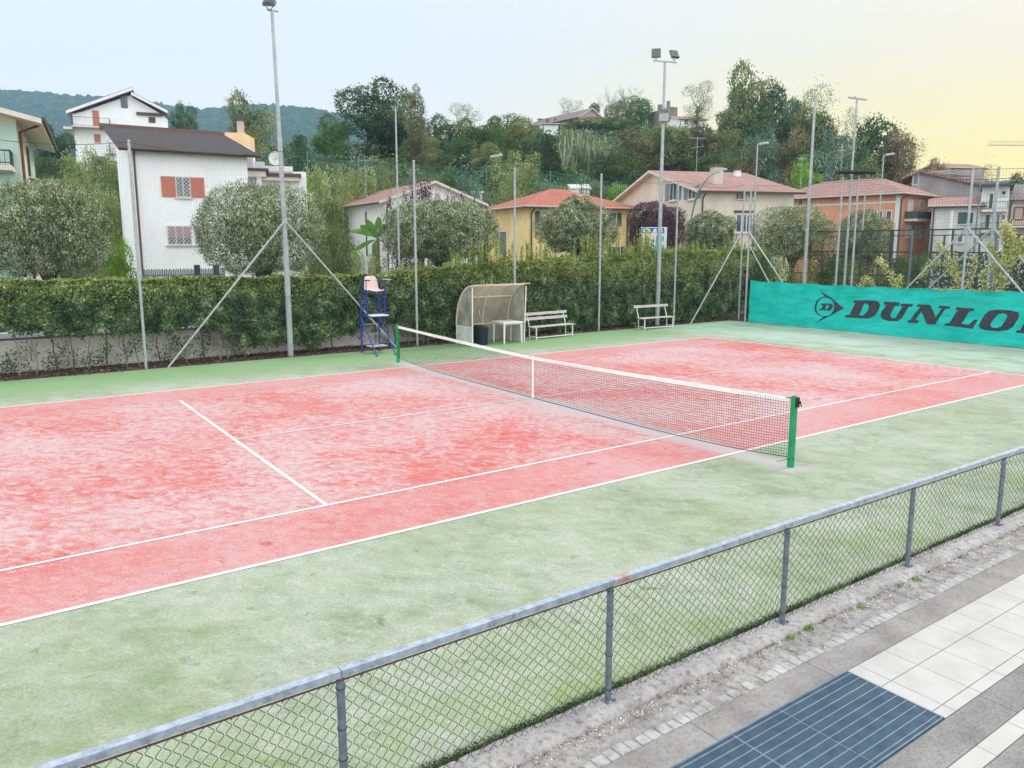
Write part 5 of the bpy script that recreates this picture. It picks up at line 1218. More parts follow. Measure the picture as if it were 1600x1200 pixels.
TREES=[('broad',574,95,124,118,'dark','biggest dark round tree of the clump right of the mountain'),
('tall',643,93,136,72,'olive','tall yellow green topped tree at the right side of the dark clump'),
('broad',523,92,182,72,'green','leaning light green tree at the left foot of the dark clump'),
('airy',612,99,146,70,'dark','thin topped dark tree between the two tallest crowns of the clump'),
('tall',655,88,186,52,'brown','brownish drooping tree just right of the slim pole'),
('broad',615,97,190,90,'dark','dark low crown filling the foot of the clump'),
('broad',693,92,182,64,'dark','dark rounded tree in the row right of the clump'),
('airy',724,98,160,62,'olive','sparse crowned olive tree standing above the dark row'),
('broad',742,95,186,70,'green','mid green tree under the sparse crowned one'),
('tall',772,96,182,56,'green','upright green tree left of the hill house shrubs'),
('broad',806,99,180,72,'olive','olive toned tree just left of the pink hill house'),
('tall',675,86,215,44,'olive','short yellowish tree on the slope edge by the mesh fence'),
('broad',720,86,220,70,'dark','dark bush like tree above the mesh fence'),
('broad',765,84,225,60,'olive','low olive tree above the mesh fence left of the street lamp'),
('broad',842,92,212,66,'dark','dark tree left of the reed bed'),
('conic',858,84,216,46,'dark','narrow dark conical tree beside the reeds'),
('wild',806,70,238,90,'light','pale feathery tree behind the green street lamp'),
('broad',992,95,203,92,'brown','leftmost brown green oak of the dense row behind the cream house'),
('broad',1043,98,196,100,'olive','second oak of the dense row directly behind the big pole'),
('broad',1092,97,197,92,'brown','third oak of the dense row with rusty tints'),
('broad',1135,96,206,76,'olive','rightmost oak of the dense row'),
('broad',970,88,232,80,'dark','shaded dark tree under the left oak'),
('broad',1120,86,240,84,'dark','shaded dark tree under the right oaks'),
('broad',915,140,186,90,'green','bright green shrubby tree below the pink hill house'),
('broad',965,142,190,80,'green','green shrubby tree on the slope left of the ruin'),
('broad',993,162,152,66,'green','domed green tree on the highest point of the hill'),
('broad',965,160,160,50,'olive','small domed tree at the left of the hill top'),
('airy',893,172,154,50,'olive','thin tree rising behind the ridge of the pink hill house'),
('broad',929,166,161,26,'dark','small dark tree at the right gable of the pink hill house'),
('bare',950,163,134,40,'dark','pale bare tree on the crest left of the curved one'),
('bare',985,162,128,60,'dark','dark bare tree with curving branches on the crest'),
('airy',1092,150,127,62,'olive','lone airy tree standing against the sky right of the big pole'),
('broad',1176,119,102,92,'olive','tallest airy topped tree of the right hand wood'),
('broad',1152,124,142,62,'green','green tree at the left edge of the right hand wood'),
('broad',1213,117,133,78,'dark','dark tree right of the tallest one'),
('airy',1272,110,136,90,'olive','loose crowned tree behind the thick lamp pole'),
('broad',1243,112,158,70,'bluegreen','blue green tree between the dark tree and the thick lamp pole'),
('broad',1292,108,178,60,'dark','dark tree right of the thick lamp pole'),
('broad',1200,112,168,90,'dark','dark lower tree filling the wood below the tallest one'),
('broad',1262,108,172,80,'olive','olive tree behind the foot of the loose crowned one'),
('broad',1190,90,198,66,'bluegreen','grey green tree above the left end of the orange house'),
('broad',1238,90,204,72,'brown','brown olive tree above the orange house roof'),
('broad',1300,88,212,76,'bluegreen','pale grey green tree between the two lamp poles'),
('wild',1160,88,222,60,'brown','feathery brown tree right of the oak row'),
('broad',1258,80,247,60,'bright','bright green low tree just over the orange house roof'),
('broad',1345,82,250,80,'olive','low olive tree above the orange roof by the second lamp pole'),
('airy',1342,104,170,56,'olive','thin backlit tree top beside the second lamp pole'),
('broad',1368,104,188,112,'dark','broad dark tree right of the second lamp pole'),
('broad',1404,101,206,70,'brown','brown edged tree at the right end of the wood'),
('airy',1420,99,212,70,'backlit','loose backlit tree where the wood meets the yellow sky'),
('broad',1330,100,215,70,'dark','dark undergrowth tree at the second lamp pole'),
('broad',1466,90,250,46,'backlit','small dark tree left of the apricot building'),
('airy',1534,95,258,52,'backlit','twiggy tree right of the apricot building'),
('broad',1580,115,274,56,'dark','round dark tree on the horizon at the right edge'),
('broad',1610,112,285,50,'dark','half cut dark tree at the right edge horizon'),
('broad',388,78,148,84,'olive','lone olive green tree left of the tallest pole'),
('broad',284,112,164,50,'dark','dark tree right of the high white house'),
('broad',86,86,196,62,'dark','dark tree left of the high white house'),
('broad',62,80,236,56,'dark','dark low tree behind the mint house'),
('broad',466,84,212,44,'dark','small dark tree right of the tallest pole'),
('bare',433,82,184,34,'dark','thin grey tree close to the tallest pole'),
('wild',118,60,244,80,'light','pale yellow green bush under the high white house'),
('wild',158,58,230,62,'olive','feathery thin bush beside the dark roofed house'),
('wild',165,50,300,66,'light','lower pale bush beside the wall of the dark roofed house'),
('wild',90,48,300,60,'olive','olive bush above the leftmost trimmed tree'),
('wild',498,58,258,84,'light','pale feathery bush right of the white annexe'),
('wild',552,60,261,76,'light','pale feathery bush behind the pink roofed gable'),
('wild',600,62,266,60,'olive','olive feathery bush above the pink roof'),
('wild',520,48,308,80,'olive','darker feathery bush left of the white gabled house'),
('wild',486,44,335,60,'olive','low bush between the round trimmed tree and the white gabled house'),
('broad',476,52,280,40,'bright','bright yellow green shrub at the corner of the annexe'),
('broad',733,66,271,46,'bluegreen','silver green olive shrub right of the tiny hut'),
('broad',700,68,262,50,'green','green shrub behind the tiny hut'),
('broad',935,74,286,60,'brown','brownish shrub between the yellow and the cream house'),
('broad',965,70,290,44,'bright','green shrub by the left eave of the cream house'),
('broad',183,29,376,52,'bright','bright green round garden bush left of the dark roofed house'),
('wild',575,31,392,70,'light','leafy garden shrub below the banana plant'),
('wild',430,31,405,90,'light','low flowering garden shrubs below the tallest pole brace')]
for k,(kd,px,f,top,w,mt,lab) in enumerate(TREES):
    bush='bush' in lab or 'shrub' in lab
    tree(kd,px,f,top,w,mt,lab,'shrub' if bush else 'tree','shrub' if bush else 'tree',group=G if f>=78 else None)
# trimmed street trees
def topiary_mesh(seed,rx,rz,cz,bumps=.10,n=26000,ls=.085,flat=3.0):
    rg=np.random.default_rng(seed); d=unit(n,rg); e=flat
    s=(np.abs(d[:,0])**e+np.abs(d[:,1])**e+np.abs(d[:,2])**e)**(-1/e)
    b=1+bumps*(vnoise(d[:,0]*3+5,d[:,2]*3+d[:,1]*2+7,seed)-.5)*2+.15*(vnoise(d[:,0]*7+5,d[:,2]*7+d[:,1]*6+9,seed+1)-.5)+.08*(vnoise(d[:,0]*15+5,d[:,2]*15+d[:,1]*13+9,seed+2)-.5)
    shell=1-np.abs(rg.normal(size=n))*.09+(rg.random(n)<.08)*rg.random(n)*.09
    q=d*(s*b*shell)[:,None]; C=np.stack([q[:,0]*rx,q[:,1]*rx,cz+q[:,2]*rz],1)
    nn=d+rg.normal(size=d.shape)*.7; nn/=np.linalg.norm(nn,axis=1)[:,None]
    up=d*.5+np.array([0,0,.8]); V,F=leafquads(C,nn,ls,rg,.32,up)
    m_=n//4; C2=np.stack([rg.normal(size=m_)*rx*.42,rg.normal(size=m_)*rx*.42,cz+rg.normal(size=m_)*rz*.4],1); keep=((C2[:,0]/rx)**2+(C2[:,1]/rx)**2+((C2[:,2]-cz)/rz)**2)<.8; V2,F2=leafquads(C2[keep],unit(keep.sum(),rg),ls*1.4,rg,.5)
    return np.concatenate([V,V2]),np.concatenate([F,F2+len(V)])
def topiary(px,top,bot,w,f,mt,lab,seed,flat=3.0,bumps=.1,ls=.085,n=26000,group='trimmed trees along the street'):
    t=P(px,top,f); b_=P(px,bot,f); rx=w*.93*f/2400; rz=(t.z-b_.z)/2; cz=(t.z+b_.z)/2
    e=empty('trimmed_tree',(t.x,t.y,0),lab,'tree',group); V,F=topiary_mesh(seed,rx,rz,cz,bumps,n,ls,flat)
    link('crown',npmesh('crown',V,F),LM[mt],e); rg=np.random.default_rng(seed); mb=MB()
    mb.tube([(0,0,-.1),(.03,.02,b_.z*.5),(0,0,b_.z),(0,0,cz)],[.16,.13,.12,.05],8)
    for k in range(7): a=rg.uniform(0,6.3); mb.tube([(0,0,b_.z*.8),(rx*.35*math.cos(a),rx*.35*math.sin(a),cz-rz*.3),(rx*.75*math.cos(a),rx*.75*math.sin(a),cz+rz*.3*rg.uniform(-1,1))],[.07,.045,.02],6,cap=False)
    mb.build('trunk',M['bark'],e); return e
topiary(62,285,430,176,23.5,'topiary','leftmost and largest trimmed olive tree in front of the mint house',51,n=42000,ls=.075)
topiary(404,290,428,186,26,'topiary','wide trimmed olive tree crossed by the tallest pole',52,n=40000,ls=.075)
topiary(686,314,404,176,30,'topiary','broad trimmed olive tree right of the banana plant',53,n=34000)
TOP901=topiary(901,324,396,124,34,'topiary','trimmed olive tree in front of the yellow house',54,2.4,.16)
t=P(898,306,34); b_=P(898,345,34); V,F=topiary_mesh(61,.8,(t.z-b_.z)/2,(t.z+b_.z)/2,.3,5000,.085,2.0); link('top_shoots',npmesh('top_shoots',V,F),LM['topiary'],TOP901)
topiary(1026,320,398,88,38,'purple','dark purple trimmed tree behind the advertising board',55,2.6,.22)
topiary(1109,332,400,78,40,'topiary','small silvery trimmed tree in front of the cream house',56,2.3,.2)
topiary(1243,324,404,118,39,'topiary','wide silvery trimmed tree before the orange house',57,2.6,.18)
topiary(1354,330,420,80,41,'topiary','round trimmed tree between the two floodlight stands',58,2.4,.14)
for px,top,w,lab in ((662,283,46,'purple leaved shoot tree between the two thin poles'),(690,303,26,'small purple sprig tree right of the thin pole'),(708,303,34,'rightmost purple sprig tree over the trimmed olive'),(628,302,44,'left low purple tree over the trimmed olive')):
    tree('wild',px,36,top,w*1.25,'purple',lab,z0=0,name='purple_tree',group='purple leaved trees behind the trimmed olive',pymid=330)
for px,f,top,w,mt,lab in ((1198,36,392,66,'green','green shrub behind the corner post braces'),(1240,37,405,80,'olive','olive shrub at the foot of the wide silvery trimmed tree'),(1300,37,402,76,'green','green shrub between the two silvery trimmed trees'),(1358,38,408,80,'olive','olive shrub at the foot of the round trimmed tree'),(1420,46,398,70,'green','green shrub in front of the orange house corner')):
    tree('wild',px,f,top,w,mt,lab,'shrub','shrub',z0=0,pymid=430)
# hillside undergrowth
rng=np.random.default_rng(77); Cs=[];Ns=[];Sz=[]
k=0
while k<1500:
    f=rng.uniform(62,185); t=rng.uniform(-.72,.62); r_=t*f; 
    z=ground_z(r_,f); 
    if z<1.2: continue
    c=RF(r_,f,z); s=rng.uniform(.9,2.4); m_=95; d=unit(m_,rng); d[:,2]=np.abs(d[:,2])
    Cs.append(np.array([c.x,c.y,c.z])+d*np.array([s,s,s*rng.uniform(.6,1.1)])*(1-np.abs(rng.normal(size=(m_,1)))*.15)); n_=d+rng.normal(size=d.shape)*.7; Ns.append(n_/np.linalg.norm(n_,axis=1)[:,None]); Sz.append(np.full(m_,.34+.12*(f>110))); k+=1
C=np.concatenate(Cs); V,F=leafquads(C,np.concatenate(Ns),np.concatenate(Sz),rng,.7)
o=link('hillside_undergrowth',npmesh('hillside_undergrowth',V,F),[LM['dark'],LM['green'],LM['olive'],LM['bluegreen']]); 
ci=np.repeat(rng.choice(4,len(Cs),p=[.35,.35,.2,.1]),95).astype(np.int32); o.data.polygons.foreach_set('material_index',ci); o.data.update()
tag(o,'tangled green undergrowth covering the slope between the hillside trees','undergrowth',kind='stuff')
# reed bed
Cs=[];A=[];B=[]
for k in range(1500):
    px=rng.uniform(878,962); f=rng.uniform(90,98); p=P(px,240,f); z=gz(p); h_=rng.uniform(1.5,5.0)*(1-.25*abs(px-915)/60); lx,ly=rng.normal(size=2)*.5
    A.append((p.x,p.y,z)); B.append((p.x+lx,p.y+ly,z+h_*rng.uniform(.8,1.1)))
V,F=ribbons(A,B,.12,(-FW.x,-FW.y,0)); B=np.array(B)
V2,F2=leafquads(B+rng.normal(size=B.shape)*.25,unit(len(B),rng),.5,rng,.35)
LM['reed']=leafmat('reed_stalk',[(.2,(.035,.06,.025)),(.6,(.09,.125,.06)),(.9,(.21,.21,.14))],.4)
tag(link('reed_bed',npmesh('reed_bed',np.concatenate([V,V2]),np.concatenate([F,F2+len(V)])),LM['reed']),'pale green giant reeds with feathery tops on the slope above the yellow house','reeds',kind='stuff')
# banana plant
q=P(590,420,31); bp=empty('banana_plant',(q.x,q.y,0),'banana plant with long drooping leaves against the white gabled house','plant')
mb=MB(); hb=P(592,374,31).z; mb.tube([(0,0,0),(0,0,hb*.5),(.05,0,hb+.05)],[.13,.11,.06],10); mb.build('stem',mat('banana_stem',(.25,.28,.12),(.15,.12,.06),6,.8),bp)
M['banana']=leafmat('banana_leaf',[(.2,(.03,.08,.015)),(.6,(.06,.13,.025)),(.9,(.16,.26,.05))],1,.4)
for i,(ex,ez,mid) in enumerate([(546,362,12),(545,398,8),(571,342,6),(592,338,4),(562,352,6),(604,350,8),(610,392,8),(585,402,10)]):
    tip=P(ex,ez,31); tl=Vector((tip.x-q.x,tip.y-q.y,tip.z)); st=Vector((.05,0,hb)); n_=12; vs=[];fs_=[]
    ctrl=st.lerp(tl,.5)+Vector((0,0,mid*.028)); d=(tl-st).normalized(); sd_=d.cross(Vector((0,0,1)) if i in (0,1,6) else -FW).normalized()
    if i in (0,1,6,7): sd_=(sd_*.5+Vector((0,0,.55))).normalized() if i in(0,1) else sd_
    for k in range(n_+1):
        u=k/n_; p=st*(1-u)**2+ctrl*2*u*(1-u)+tl*u*u; w=.15*math.sin(math.pi*min(1,max(0,(u-.12)/.88)))**.6 if u>.12 else .02
        vs+=[tuple(p-sd_*w+Vector((0,0,-.05*w/.19))),tuple(p),tuple(p+sd_*w+Vector((0,0,-.05*w/.19)))]
    for k in range(n_): a=k*3; fs_+=[(a,a+1,a+4,a+3),(a+1,a+2,a+5,a+4)]
    mb=MB(); mb.add(vs,fs_); mb.build('leaf',M['banana'],bp)
# flowering creepers on the end fence
M['bloom']=leafmat('cream_bloom',[(.2,(.26,.26,.12)),(.6,(.36,.34,.21)),(.9,(.44,.42,.32))],3,.3)
M['creeper']=leafmat('creeper_leaf',[(.2,(.06,.08,.02)),(.5,(.20,.22,.06)),(.9,(.42,.38,.14))],2,.35)
rng=np.random.default_rng(91)
def creeper(paths,lab,dens=1.0,x=18.15):
    Cf=[];Cl=[];mb=MB()
    for path in paths:
        pts=[onx(px,py,x) for px,py in path]; mb.tube(pts,[.012]*len(pts),4,cap=False)
        for a,b_ in zip(pts,pts[1:]):
            m_=int((b_-a).length*90*dens); u=rng.random((m_,1)); A_=np.array(a)+(np.array(b_)-np.array(a))*u; Cf.append(A_+rng.normal(size=(m_,3))*.055); m2=int(m_*1.5); u=rng.random((m2,1)); Cl.append(np.array(a)+(np.array(b_)-np.array(a))*u+rng.normal(size=(m2,3))*.085)
    Cf=np.concatenate(Cf);Cl=np.concatenate(Cl); o=np.array([pts[0].x,pts[0].y,0]); e=empty('flowering_creeper',o,lab,'climbing plant','flowering creepers on the end fence')
    cr=mb.build('stem',M['bark'],e); cr.location=(-o[0],-o[1],0)
    V,F=leafquads(Cl-o,unit(len(Cl),rng),.085,rng,.6); link('foliage',npmesh('foliage',V,F),M['creeper'],e)
    V,F=leafquads(Cf-o,unit(len(Cf),rng),.065,rng,.9); link('blossom',npmesh('blossom',V,F),M['bloom'],e)
creeper([[(1218,440),(1224,420)],[(1216,442),(1226,430)]],'small blossom sprig at the left end of the banner top')
creeper([[(1402,452),(1385,420),(1370,404)],[(1396,450),(1408,432),(1402,440)],[(1380,415),(1374,404)]],'short leaning creeper above the banner emblem and first letters')
creeper([[(1440,434),(1452,410),(1478,412),(1500,440)],[(1500,450),(1490,405),(1465,380)],[(1510,455),(1525,412),(1520,400)],[(1465,382),(1480,392)],[(1545,455),(1535,430),(1548,415)]],'spreading pale flowered creeper around the first braced post',.9)
creeper([[(1565,445),(1575,400),(1568,362),(1572,348)],[(1572,400),(1590,385),(1600,372)],[(1560,440),(1556,400),(1545,380)],[(1575,420),(1585,400),(1580,372)],[(1580,375),(1575,352)],[(1590,400),(1606,380)]],'tallest and densest flowering creeper at the right edge',1.8)
creeper([[(1345,452),(1352,436),(1365,444)],[(1460,455),(1520,458),(1570,455)]],'leafy creeper lying low along the banner top',1.1)

# ---------------------------------------------------------------- poles, lamps, cage and other fences
def slim_pole(px,ptop,f,r,lab,cat='pole',name='steel_pole',pbase=None,arm=None,heads=None,m='galv'):
    t=P(px,ptop,f); e=empty(name,(t.x,t.y,0),lab,cat); mb=MB(); mb.tube([(0,0,-.05),(0,0,t.z*.5),(0,0,t.z)],[r*1.15,r,r*.75],10); mb.build('pole',M[m],e)
    if arm: 
        mb=MB(); mb.bar(-RT*arm[0]+Vector((0,0,t.z+arm[2])),RT*arm[1]+Vector((0,0,t.z-arm[2])),.09,.06); mb.build('crossarm',M['galv'],e)
    if heads:
        for hx in heads:
            mb=MB(); lamp_head(mb,RT*hx+Vector((0,0,t.z+.12)),A0+.2*hx,R(-75),.5,.34,.09); mb.build('lamp_head',M['black'],e)
    return e
slim_pole(1274,150,33,.062,'thick floodlight mast in front of the wood seen over the banner emblem','floodlight pole','floodlight_pole',arm=(.35,.05,.0))
slim_pole(1339,154,34,.048,'floodlight mast with a long flat crossarm against the yellow sky','floodlight pole','floodlight_pole',arm=(.38,.42,.05))
slim_pole(1317,274,32,.045,'left of two short masts joined under black floodlights','floodlight pole','floodlight_pole',heads=(.0,.25))
slim_pole(1342,274,32.5,.045,'right short mast carrying a row of black floodlights','floodlight pole','floodlight_pole',heads=(-.30,.0,.35))
slim_pole(1352,300,38,.04,'thin bare pole right of the short floodlight masts')
slim_pole(618,168,27,.035,'thin tall pole left of the fence post by the umpire chair') 
slim_pole(1532,285,44,.05,'dark slim pole in front of the narrow white house',m='galv_dark')
def street_lamp(px,top,f,reach,lab,m,r=.05,straight=False):
    t=P(px,top,f); e=empty('street_lamp',(t.x,t.y,0),lab,'street lamp'); H=t.z; mb=MB()
    d=RT*reach
    if straight: mb.tube([(0,0,0),(0,0,H-.05)],[r*1.2,r*.7],8); mb.tube([(0,0,H-.05),tuple(d*.6+Vector((0,0,H)))],[r*.6,r*.5],6)
    else:
        pts=[Vector((0,0,0)),Vector((0,0,H*.55))]+[d*(1-math.cos(a))+Vector((0,0,H*.55+H*.43*math.sin(a))) for a in [i*math.pi/2/8 for i in range(1,9)]]; mb.tube(pts,[r*1.3,r*1.1]+[r*.9-.004*i for i in range(8)],8)
    mb.build('pole',m,e)
    T=Matrix.Translation(d*(1 if not straight else .75)+Vector((0,0,H-(.0 if straight else .02))))@Matrix.Rotation(A0,4,'Z')@Matrix.Rotation(R(-8),4,'Y')
    mb=MB(); mb.bbox(-.25 if not straight else -.2,-.1,-.06,.38 if not straight else .28,.1,.05,.03,0,T); mb.build('lamp_head',M['lamp_grey'] if False else M['galv'],e)
M['lamp_green']=mat('green_lamp_post',(.03,.20,.15),(.02,.15,.12),5,.5)
street_lamp(738,243,40,1.15,'green curved street lamp left of the yellow house',M['lamp_green'])
street_lamp(1082,265,42,1.45,'dark green curved street lamp before the cream house gable',M['lamp_green'])
street_lamp(1184,224,40,.35,'straight grey street lamp between the cream and the orange house',M['galv'],.045,True)
street_lamp(1381,241,44,.4,'straight grey street lamp over the orange house roof',M['galv'],.045,True)
street_lamp(1305,345,46,.9,'black curved street lamp in front of the orange house wall',M['metal_rail'],.04)
# cage fence of the small pitch beyond the end fence
cg=empty('cage_fence',(24,0,0),'dark framed mesh cage of the small pitch behind the banner','fence')
M['cage']=mat('cage_frame',(.07,.085,.08),(.05,.06,.055),6,.5,.3)
ys=[12.2,11.0,9.55,8.1,6.9,5.5,4.6,3.75,2.9,1.2,-.5,-2.5,-4.5]
for k,y in enumerate(ys):
    mb=MB(); w=.12 if k in (5,9) else .07; mb.box(-w/2,y-w/2,0,w/2,y+w/2,3.95); mb.build('post',M['cage'] if k%3 else M['galv_dark'],cg)
mb=MB()
for z in (3.95,3.0,1.95,.95): mb.bar((0,12.2,z),(0,-4.5,z),.06)
mb.build('rail',M['cage'],cg)
chain('mesh',0,12.2,0,-4.5,.0,3.93,.10,.006,cg,M['cage'],(-1,0,0))
# its far side
cg2=empty('cage_fence',(38,0,0),'far side of the mesh cage seen through the near one','fence')
mb=MB()
for y in range(-6,20,2): mb=MB(); mb.box(-.04,y-.04,0,.04,y+.04,3.9); mb.build('post',M['cage'],cg2)
mb=MB()
for z in (3.9,2.0): mb.bar((0,-6,z),(0,18,z),.06)
mb.build('rail',M['cage'],cg2)
rng=np.random.default_rng(15); n=26000; y=rng.uniform(-9,19,n); z=rng.random(n)*3.0; C=np.stack([38.9+rng.normal(size=n)*.35+.5*(vnoise(y*1.3,z,3)-.5),y,z],1); C=C[z<2.3+.9*vnoise(y*.8,y*0,5)]
V,F=leafquads(C,unit(len(C),rng),.16,rng,.6); tag(link('hedge',npmesh('hedge',V,F),LM['dark']),'dark hedge closing the far side of the mesh cage','hedge')
poly('pitch',[(24.2,-8),(37.5,-8),(37.5,18),(24.2,18)],-.03,mat('pitch_turf',(.10,.22,.08),(.08,.17,.07),1.5,.95))
# picket fence of the dark roofed house, with pillars
pf=empty('picket_fence',(0,0,0),'thin dark picket fence in front of the dark roofed white house','fence')
a=P(222,420,31); b_=P(350,420,32.5); n_=46; mb=MB()
for k in range(n_+1):
    p=a.lerp(b_,k/n_); mb.bar((p.x,p.y,.5),(p.x,p.y,2.32+.04*(k%2)),.045,.03)
for z in (.9,2.1): mb.bar((a.x,a.y,z),(b_.x,b_.y,z),.05)
mb.build('picket_panel',M['galv_dark'],pf)
for u in (.66,.9): 
    p=a.lerp(b_,u); mb=MB(); mb.box(p.x-.1,p.y-.1,0,p.x+.1,p.y+.1,2.5); mb.build('post',M['metal_rail'],pf)
# garden wall bits behind the hedge
gw2=empty('street_wall',(0,0,0),'low pale street wall of the gardens behind the hedge','wall')
mb=MB(); a=P(-60,440,30); b_=P(1120,440,48); mb.bar((a.x,a.y,.6),(b_.x,b_.y,.6),.2,1.3); mb.build('wall',M['w_beige'],gw2)
# green mesh fence climbing the hill
hf=empty('hillside_fence',(0,0,0),'green mesh fence running along the terrace on the hillside','fence'); pts=[P(*q) for q in ((380,242,72),(480,238,72),(560,248,73),(640,262,74),(760,262,76),(860,268,74),(960,286,70),(1000,292,66))]
mb=MB()
for a,b_ in zip(pts,pts[1:]):
    k_=max(1,int((b_-a).length/3))
    for k in range(k_): p=a.lerp(b_,k/k_); mb=MB(); mb.tube([(p.x,p.y,p.z-2.6),(p.x,p.y,p.z+.1)],.05,5); mb.build('fence_post',M['galv_dark'],hf)
A=[];B=[]
for a,b_ in zip(pts,pts[1:]):
    L=(b_-a).length; k_=int(L/.35)
    for k in range(k_): p=a.lerp(b_,k/k_); A.append((p.x,p.y,p.z-2.4)); B.append((p.x,p.y,p.z))
    for k in range(8): A.append((a.x,a.y,a.z-.34*k)); B.append((b_.x,b_.y,b_.z-.34*k))
M['mesh_green']=mat('green_mesh',(.03,.17,.11),(.02,.12,.08),3,.7)
V,F=ribbons(A,B,.045,(-FW.x,-FW.y,0)); link('mesh',npmesh('mesh',V,F),M['mesh_green'],hf)
# advertising board
bd=P(1022,376,33.5); sgn=empty('advertising_board',(bd.x,bd.y,0),'white framed ice cream price board with a blue header and yellow oval','sign',rz=A0)
def bl(px,py): v=P(px,py,33.5); d=v-Vector((bd.x,bd.y,0)); return d.dot(RT),v.z
x0,z1=bl(1001.5,355); x1,z0=bl(1041,398)
mb=MB(); mb.bbox(x0,-.02,z0,x1,.03,z1,.01); 
for x in (x0+.1,x1-.1): mb.bar((x,.05,0),(x,.05,z1),.05)
mb.build('panel',M['white_pl'],sgn)
def flat(c,c2=None): return mat('print_%d'%len(bpy.data.materials),c,c2 or c,8,.5)
def pic(nm,pxs,m,o): 
    mb=MB(); q=[bl(*p) for p in pxs]; T=Matrix(((1,0,0,0),(0,0,1,0),(0,1,0,0),(0,0,0,1))); mb.prism(q,-.021-.002*o,-.0205,0,T); mb.build(nm,m,sgn)
pic('header',[(1002.3,364.5),(1038,364.5),(1038,356),(1002.3,356)],flat((.02,.16,.50)),1)
el=lambda cx,cy,a_,b2,n=16:[(cx+a_*math.cos(2*math.pi*k/n),cy+b2*math.sin(2*math.pi*k/n)) for k in range(n)]
pic('logo_oval',el(1010.3,360.3,6.2,3.5),flat((.75,.78,.35)),2)
pic('logo_text',[(1006.3,361),(1014.6,361),(1014.6,359.8),(1006.3,359.8)],flat((.30,.28,.05)),3)
pic('ice_cream_picture',[(1018,364),(1026,364),(1025.5,357.5),(1023,357)],flat((.75,.78,.85),(.8,.5,.5)),2); pic('ice_cream_picture',el(1032.5,360.5,3,3),flat((.6,.68,.9)),2)
pic('price_column',[(1002.5,391),(1013.8,391),(1013.8,366),(1002.5,366)],flat((.82,.80,.45),(.78,.62,.35)),1)
pic('price_column',[(1014,391),(1019.5,391),(1019.5,366),(1014,366)],flat((.82,.52,.45),(.8,.75,.7)),1)
for cx,cy,a_,b2,c in ((1018.5,368.5,3,1.8,(.8,.5,.12)),(1020,376,2.4,2.4,(.02,.25,.55)),(1026.5,377,2,4.4,(.03,.3,.65)),(1024.5,387,2.2,4.8,(.02,.55,.60)),(1036,373,1.6,5.5,(.0,.42,.48)),(1035.3,387,2.3,5.5,(.02,.38,.62)),(1012,386,3,2,(.8,.42,.1)),(1008,388,4,2,(.8,.6,.2)),(1030,371,2,2.4,(.35,.4,.8)),(1036,394.5,2.2,1.6,(.0,.4,.42))):
    pic('ice_cream_picture',el(cx,cy,a_,b2,10),flat(c,tuple(min(1,v*1.25+.05) for v in c)),3)
# crane far away
cr=empty('tower_crane',(0,0,0),'distant pale tower crane whose jib crosses the yellow sky at the right edge','crane')
a=P(1546,226.5,420); b_=P(1668,227.5,420); zt=a.z; mb=MB(); up=Vector((0,0,2.2)); sd_=FW*1.0
mb.bar(a,b_,.28); mb.bar(a+sd_*2,b_+sd_*2,.28)
n_=26
for k in range(n_):
    p=a.lerp(b_,k/n_); q=a.lerp(b_,(k+1)/n_); m_=p.lerp(q,.5)+up+sd_; mb.bar(p,m_,.12); mb.bar(m_,q,.12); mb.bar(p+sd_*2,m_,.1)
mb.bar(a+up+sd_,b_+up+sd_,.16); mb.build('jib',mat('crane_paint',(.75,.45,.18),(.7,.5,.3),1,.6),cr)
mb=MB(); c_=a.lerp(b_,.72); 
for i,j in ((-1,-1),(1,-1),(1,1),(-1,1)): mb.bar((c_.x+i,c_.y+j,0),(c_.x+i,c_.y+j,zt+7),.3)
for k in range(20): z=k*zt/20; mb.bar((c_.x-1,c_.y-1,z),(c_.x+1,c_.y-1,z+zt/20),.15); mb.bar((c_.x-1,c_.y+1,z+zt/20),(c_.x-1,c_.y-1,z),.15)
mb.build('mast',bpy.data.materials['crane_paint'],cr)
# overhead cable
mb=MB(); mb.tube(catenary(P(1440,274,40),P(1660,268,30),.25,14),.012,4); tag(mb.build('overhead_cable',M['black']),'thin black overhead cable sagging across the yellow sky at the right','cable')
EXPO=.5; SUN_E=1.4; HD=.00034
# ---------------------------------------------------------------- sky, sun, air
SUN_AZ=math.atan2(FW.x,FW.y)+R(58); SUN_EL=R(9)
w=bpy.data.worlds.new('World'); SC.world=w; w.use_nodes=True; nt=w.node_tree; nt.nodes.clear()
out=nt.nodes.new('ShaderNodeOutputWorld'); bg=nt.nodes.new('ShaderNodeBackground')
sky=nt.nodes.new('ShaderNodeTexSky'); sky.sky_type='NISHITA'; sky.sun_disc=False; sky.sun_elevation=SUN_EL; sky.sun_rotation=SUN_AZ; sky.air_density=1.0; sky.dust_density=1.5; sky.ozone_density=1.0
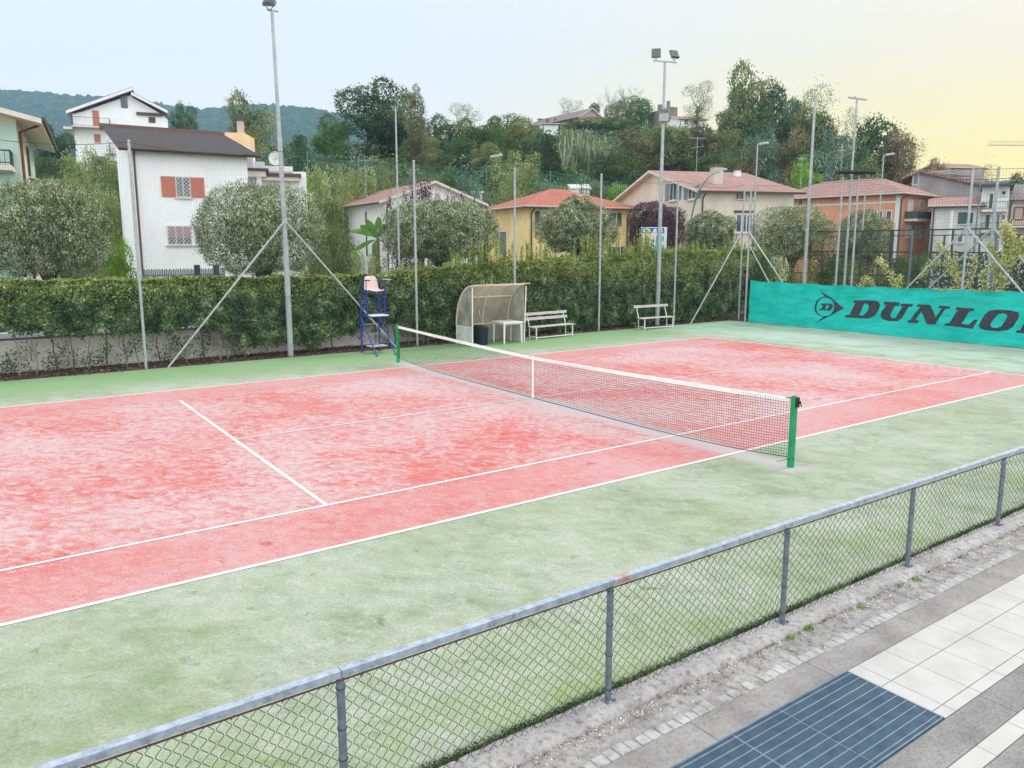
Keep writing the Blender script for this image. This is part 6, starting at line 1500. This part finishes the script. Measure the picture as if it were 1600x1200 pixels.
# thin bright evening veil over the blue sky: pale blue overhead, cream to yellow round the sunset
tc=nt.nodes.new('ShaderNodeTexCoord'); nv=N(nt,'ShaderNodeVectorMath',operation='NORMALIZE'); nt.links.new(tc.outputs['Generated'],nv.inputs[0])
sx=nt.nodes.new('ShaderNodeSeparateXYZ'); nt.links.new(nv.outputs[0],sx.inputs[0])
dt=N(nt,'ShaderNodeVectorMath',operation='DOT_PRODUCT'); nt.links.new(nv.outputs[0],dt.inputs[0]); dt.inputs[1].default_value=(math.sin(SUN_AZ),math.cos(SUN_AZ),0)
K=10/2**EXPO
def c3(c): return tuple(v*K for v in c)
az=N(nt,'ShaderNodeMapRange'); az.interpolation_type='SMOOTHSTEP'; nt.links.new(dt.outputs['Value'],az.inputs[0]); az.inputs[1].default_value=.30; az.inputs[2].default_value=1.02
hz=N(nt,'ShaderNodeMapRange'); hz.interpolation_type='SMOOTHSTEP'; nt.links.new(sx.outputs[2],hz.inputs[0]); hz.inputs[1].default_value=.02; hz.inputs[2].default_value=.33
zn=N(nt,'ShaderNodeMapRange'); zn.interpolation_type='SMOOTHSTEP'; nt.links.new(sx.outputs[2],zn.inputs[0]); zn.inputs[1].default_value=.32; zn.inputs[2].default_value=.8
low=mix(nt,az.outputs[0],c3((1.15,1.15,1.13)),c3((1.45,1.13,.06)))
high=mix(nt,az.outputs[0],c3((1.0,1.08,1.13)),c3((1.22,1.06,.84)))
vis=mix(nt,hz.outputs[0],low,high)
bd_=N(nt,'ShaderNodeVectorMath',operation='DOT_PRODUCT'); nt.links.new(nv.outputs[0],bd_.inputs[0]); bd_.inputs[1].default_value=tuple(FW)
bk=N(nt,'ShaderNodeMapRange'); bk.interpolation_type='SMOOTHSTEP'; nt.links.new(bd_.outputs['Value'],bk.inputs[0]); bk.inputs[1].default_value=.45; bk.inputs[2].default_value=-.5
vis=mix(nt,bk.outputs[0],vis,c3((2.15,2.22,2.28)))  # added unseen sky brightness behind the camera, lights the faces turned to it
allc=mix(nt,zn.outputs[0],vis,c3((2.0,2.08,2.12)))  # overhead sky also raised beyond dusk level, for stronger light from above
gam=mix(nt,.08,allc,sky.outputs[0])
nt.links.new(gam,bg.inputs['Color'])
bg.inputs['Strength'].default_value=.10
nt.links.new(bg.outputs[0],out.inputs[0])
sl=bpy.data.lights.new('sun','SUN'); sl.energy=SUN_E; sl.angle=R(18); sl.color=(1,.95,.86); so=bpy.data.objects.new('sun',sl); COL.objects.link(so)
el=R(42); dv=Vector((math.sin(SUN_AZ)*math.cos(el),math.cos(SUN_AZ)*math.cos(el),math.sin(el))); so.rotation_euler=dv.to_track_quat('Z','Y').to_euler(); so.location=(0,0,60)
# haze
lo=RF(-1400,-60,-3.2); hz_=bpy.data.materials.new('haze'); hz_.use_nodes=True; n_=hz_.node_tree; n_.nodes.clear()
pv=n_.nodes.new('ShaderNodeVolumePrincipled'); pv.inputs['Density'].default_value=HD; pv.inputs['Color'].default_value=(.45,.70,1,1); pv.inputs['Anisotropy'].default_value=0
oo=n_.nodes.new('ShaderNodeOutputMaterial'); n_.links.new(pv.outputs[0],oo.inputs['Volume'])
mb=MB(); T=Matrix.Translation((CAM.x,CAM.y,0))@Matrix.Rotation(A0,4,'Z'); mb.box(-1500,-80,-3.2,1500,1350,330,0,T); tag(mb.build('haze',hz_),kind='stuff')
SC.view_settings.view_transform='Standard'; SC.view_settings.look='None'; SC.view_settings.exposure=EXPO; SC.view_settings.gamma=1
